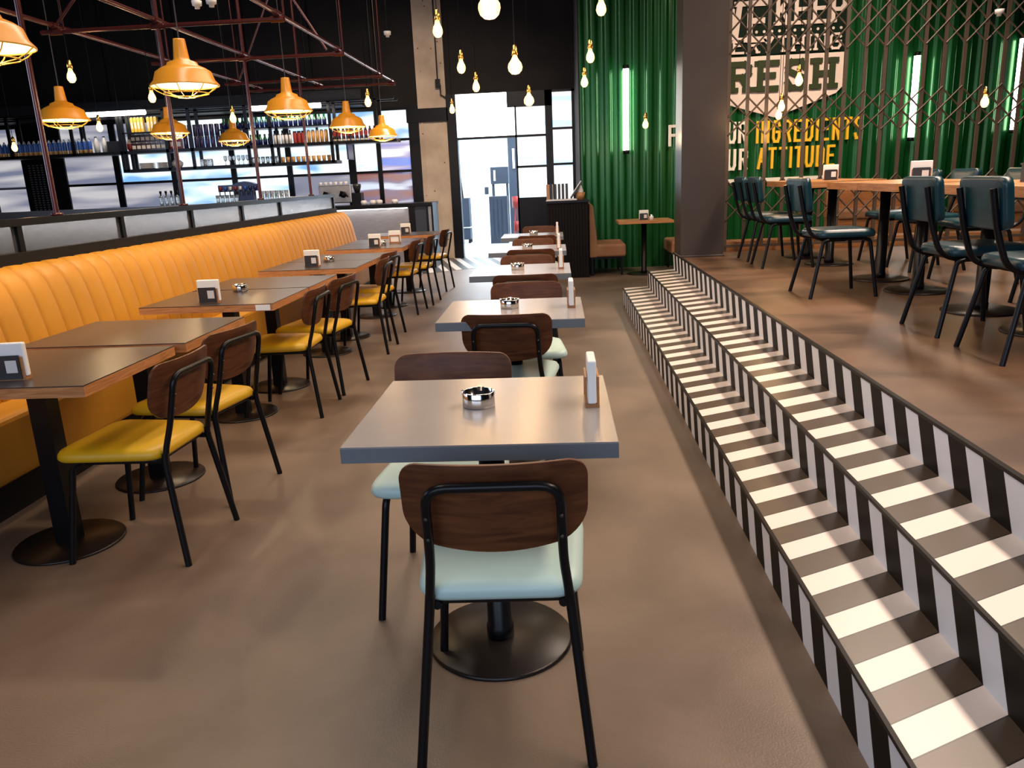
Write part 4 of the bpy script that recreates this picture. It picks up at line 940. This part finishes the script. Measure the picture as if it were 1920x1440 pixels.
bottle('wine_glass', GW, [0]*6, [M['glassy']], 'stemmed glass in the middle of the lower shelf', 'glass', 'stemmed glasses on the lower shelf', rowx(-5.50, -5.12, 6, 13.3, S2))
bottle('tumbler', GLS, [0], [M['glassy']], 'clear tumbler on the lower shelf', 'glass', 'clear tumblers on the lower shelf', rowx(-5.02, -4.62, 6, 13.3, S2))
bottle('amber_glass', [(0.026, 0), (0.034, 0.09)], [0], [M['amber']], 'amber coloured glass at the right of the lower shelf', 'glass', 'amber glasses on the lower shelf', rowx(-4.52, -3.74, 10, 13.3, S2))
# on the counter
CT2 = 1.19
tag(MB().box(-10.2, -4.02, 13.08, 13.45, CT, CT2).build('bar_ledge', M['brush']), 'long steel ledge on the bar carrying glasses and taps', 'ledge')
bottle('counter_glass', [(0.028, 0), (0.036, 0.13)], [0], [M['glassy']], 'clear glass standing on the bar left of the beer taps', 'glass', 'glasses left of the beer taps', rowx(-5.68, -5.36, 5, 13.22, CT2))
bottle('beer_glass', [(0.03, 0), (0.03, 0.03), (0.040, 0.17)], [1, 0], [M['glassy'], M['amber']], 'tall beer glass on the bar right of the taps', 'glass', 'tall beer glasses right of the taps', rowx(-4.92, -4.5, 6, 13.22, CT2))
bottle('coffee_cup', [(0.03, 0), (0.042, 0.06)], [0], [M['porcelain']], 'small white cup on the bar before the coffee machine', 'cup', 'cups lined up on the bar', rowx(-4.42, -4.08, 6, 13.18, CT2))
bottle('syrup_bottle', [(0.03, 0), (0.03, 0.14), (0.012, 0.17), (0.012, 0.20), (0.02, 0.20), (0.02, 0.24)], [0, 0, 1, 1, 1], [M['glassy'], M['black']], 'clear bottle with black pourer at the left of the bar', 'bottle', 'pourer bottles at the left of the bar', rowx(-6.66, -6.38, 4, 13.22, CT2))
bottle('sugar_bowl', [(0.05, 0), (0.055, 0.05), (0.04, 0.07)], [0, 0], [M['plasticw']], 'small bowl on the right end of the bar top', 'bowl', 'bowls on the right end of the bar', [(-3.2, 13.2, CT), (-3.05, 13.2, CT), (-2.95, 13.25, CT), (-2.68, 13.2, CT)])
tp = empty('beer_tap_tower', (-5.28, 13.25, CT2)); tag(tp, 'navy beer tap tower with a row of handles on the bar', 'beer taps')
mb = MB().box(-0.36, 0.32, -0.07, 0.07, 0.18, 0.29); mb.prism([(-0.12, 0.29), (0.0, 0.33), (0.1, 0.34), (0.2, 0.32), (0.28, 0.29)], -0.07, 0.07)
mb.build('crossbar', M['navy'], tp); MB().box(-0.02, 0.22, -0.05, 0.08, 0, 0.18).build('column', M['navy'], tp)
for k in range(8):
    x = -0.32+k*0.085
    MB().lathe([(0.022, 0), (0.028, 0.02), (0.028, 0.05), (0.02, 0.06)], 10, T=Matrix.Translation((x, -0.08, 0.205))).build('tap_badge', M[('red', 'blue', 'porcelain', 'red', 'porcelain', 'blue', 'navy', 'navy')[k]], tp)
    MB().tube([(x, -0.075, 0.20), (x, -0.11, 0.18), (x, -0.115, 0.11)], 0.009, 6).build('spout', M['black'], tp)
cm = empty('coffee_machine', (-3.66, 13.28, CT)); tag(cm, 'silver coffee machine with black handles on the bar', 'coffee machine')
bevel(MB().box(-0.30, 0.26, -0.05, 0.24, 0.04, 0.34).build('body', M['coffee'], cm), 0.02, 3)
for x in (-0.16, 0.12):
    MB().lathe([(0.0, 0), (0.05, 0.0), (0.055, 0.03), (0.0, 0.035)], 16, T=Matrix.Translation((x, -0.09, 0.18)) @ Matrix.Rotation(-PI/2, 4, 'X')).build('brew_group', M['black'], cm)
    MB().tube([(x-0.06, -0.08, 0.16), (x-0.02, -0.13, 0.23), (x+0.04, -0.13, 0.21), (x+0.08, -0.09, 0.14)], 0.014, 8).build('handle', M['black'], cm)
mb = MB()
for x in (-0.26, 0.22):
    for y in (0.0, 0.2): mb.cyl((x, y), 0.02, 0, 0.04, 10)
mb.build('feet', M['black'], cm)
bottle('espresso_cup', [(0.02, 0), (0.034, 0.05)], [0], [M['porcelain']], 'white cup stored on top of the coffee machine', 'cup', 'cups on the coffee machine', rowx(-3.95, -3.52, 6, 13.36, CT+0.34))
t = empty('coffee_grinder', (-3.32, 13.3, CT)); tag(t, 'black coffee grinder right of the coffee machine', 'grinder')
MB().box(-0.08, 0.08, -0.1, 0.1, 0, 0.20).build('body', M['black'], t); MB().lathe([(0.04, 0.20), (0.07, 0.30), (0.07, 0.34), (0.0, 0.345)], 14).build('hopper', M['cardb'], t)

# ================================================================== SERVICE CABINET AND BOOTH AT THE GREEN WALL
sc = empty('service_cabinet', (0.15, 11.0, 0)); tag(sc, 'dark slatted cabinet at the end of the grey tables', 'cabinet')
mb = MB().box(-0.28, 0.28, 0.0, 0.95, 0, 1.03)
for k in range(14): mb.box(-0.275+k*0.04, -0.25+k*0.04, -0.012, 0, 0.02, 1.0)
mb.build('body', M['blackm'], sc); MB().box(-0.295, 0.295, -0.03, 0.96, 1.03, 1.06).build('top', M['black'], sc)
t = empty('menu_rack', (-0.05, 11.12, 1.06)); tag(t, 'wooden rack of black and white menus on the slatted cabinet', 'menu rack')
MB().box(-0.085, 0.33, -0.06, 0.06, 0, 0.02).build('tray', M['white'], t); MB().box(-0.085, -0.04, -0.06, 0.06, 0.02, 0.22).build('end_block', M['oaktop'], t)
for k in range(5):
    x = -0.03+k*0.052
    tag(MB().box(x-0.05, x-0.05+0.032, 11.07, 11.17, 1.08, 1.285).box(x-0.018, x-0.012, 11.07, 11.17, 1.08, 1.28, 1).build('menu', [M['cardb'], M['white']]), 'upright black and white menu in the rack', 'menu', 'upright menus in the rack')
o = MB().box(-0.012, 0.012, -0.06, 0.06, 0, 0.27, 0).box(-0.020, -0.012, -0.06, 0.06, 0, 0.27, 1).build('leaning_menu', [M['cardb'], M['white']]); tag(o, 'black menu leaning diagonally at the rack right end', 'menu'); o.location = (0.20, 11.12, 1.085); o.rotation_euler = (0, 0.62, 0)
t = empty('wooden_bowl', (0.33, 11.14, 1.06)); tag(t, 'small wooden basket with white napkins on the cabinet', 'basket')
MB().lathe([(0.05, 0), (0.07, 0.10), (0.065, 0.10), (0.045, 0.01)], 16).build('basket', M['oaktop'], t); MB().lathe([(0.03, 0.02), (0.045, 0.12), (0.02, 0.19), (0, 0.2)], 8).build('napkins', M['white'], t)
def tanbench(x, y, rz, label):
    t = empty('upholstered_bench', (x, y, 0), rz); tag(t, label, 'bench', 'tan upholstered benches at the green wall')
    bevel(MB().box(0.07, 0.50, -0.42, 0.42, 0.26, 0.44).build('seat', M['tan'], t), 0.035, 3)
    mb = MB().prism([(-0.01, 0.26), (0.09, 0.26), (0.105, 0.42), (0.05, 0.96), (0.02, 1.0), (-0.01, 0.98)], -0.42, 0.42); bevel(mb.build('backrest', M['tan'], t), 0.012)
    MB().box(0.0, 0.46, -0.38, 0.38, 0.23, 0.26).build('seat_frame', M['black'], t)
    for sy in (-0.36, 0.36):
        for sx in (0.03, 0.44): MB().box(sx-0.015, sx+0.015, sy-0.015, sy+0.015, 0, 0.23).build('leg', M['black'], t)
tanbench(0.455, 11.52, 0, 'tan upholstered bench whose back meets the slatted cabinet')
tanbench(2.08, 11.52, PI, 'tan bench end peeking out left of the steel column')

# ceiling fixtures that carry the ceiling lamps
for x, hw, y0, y1, lb in ((3.2, 0.3, 0.3, 8.5, 'wide ceiling light over the platform'), (-0.5, 0.5, 2.9, 9.1, 'long ceiling light over the aisle'), (-2.0, 0.25, 1.4, 8.6, 'long ceiling light over the banquette tables')):
    tag(MB().box(x-hw, x+hw, y0, y1, 4.64, 4.82).build('ceiling_light', M['darkpanel']), lb, 'ceiling light')
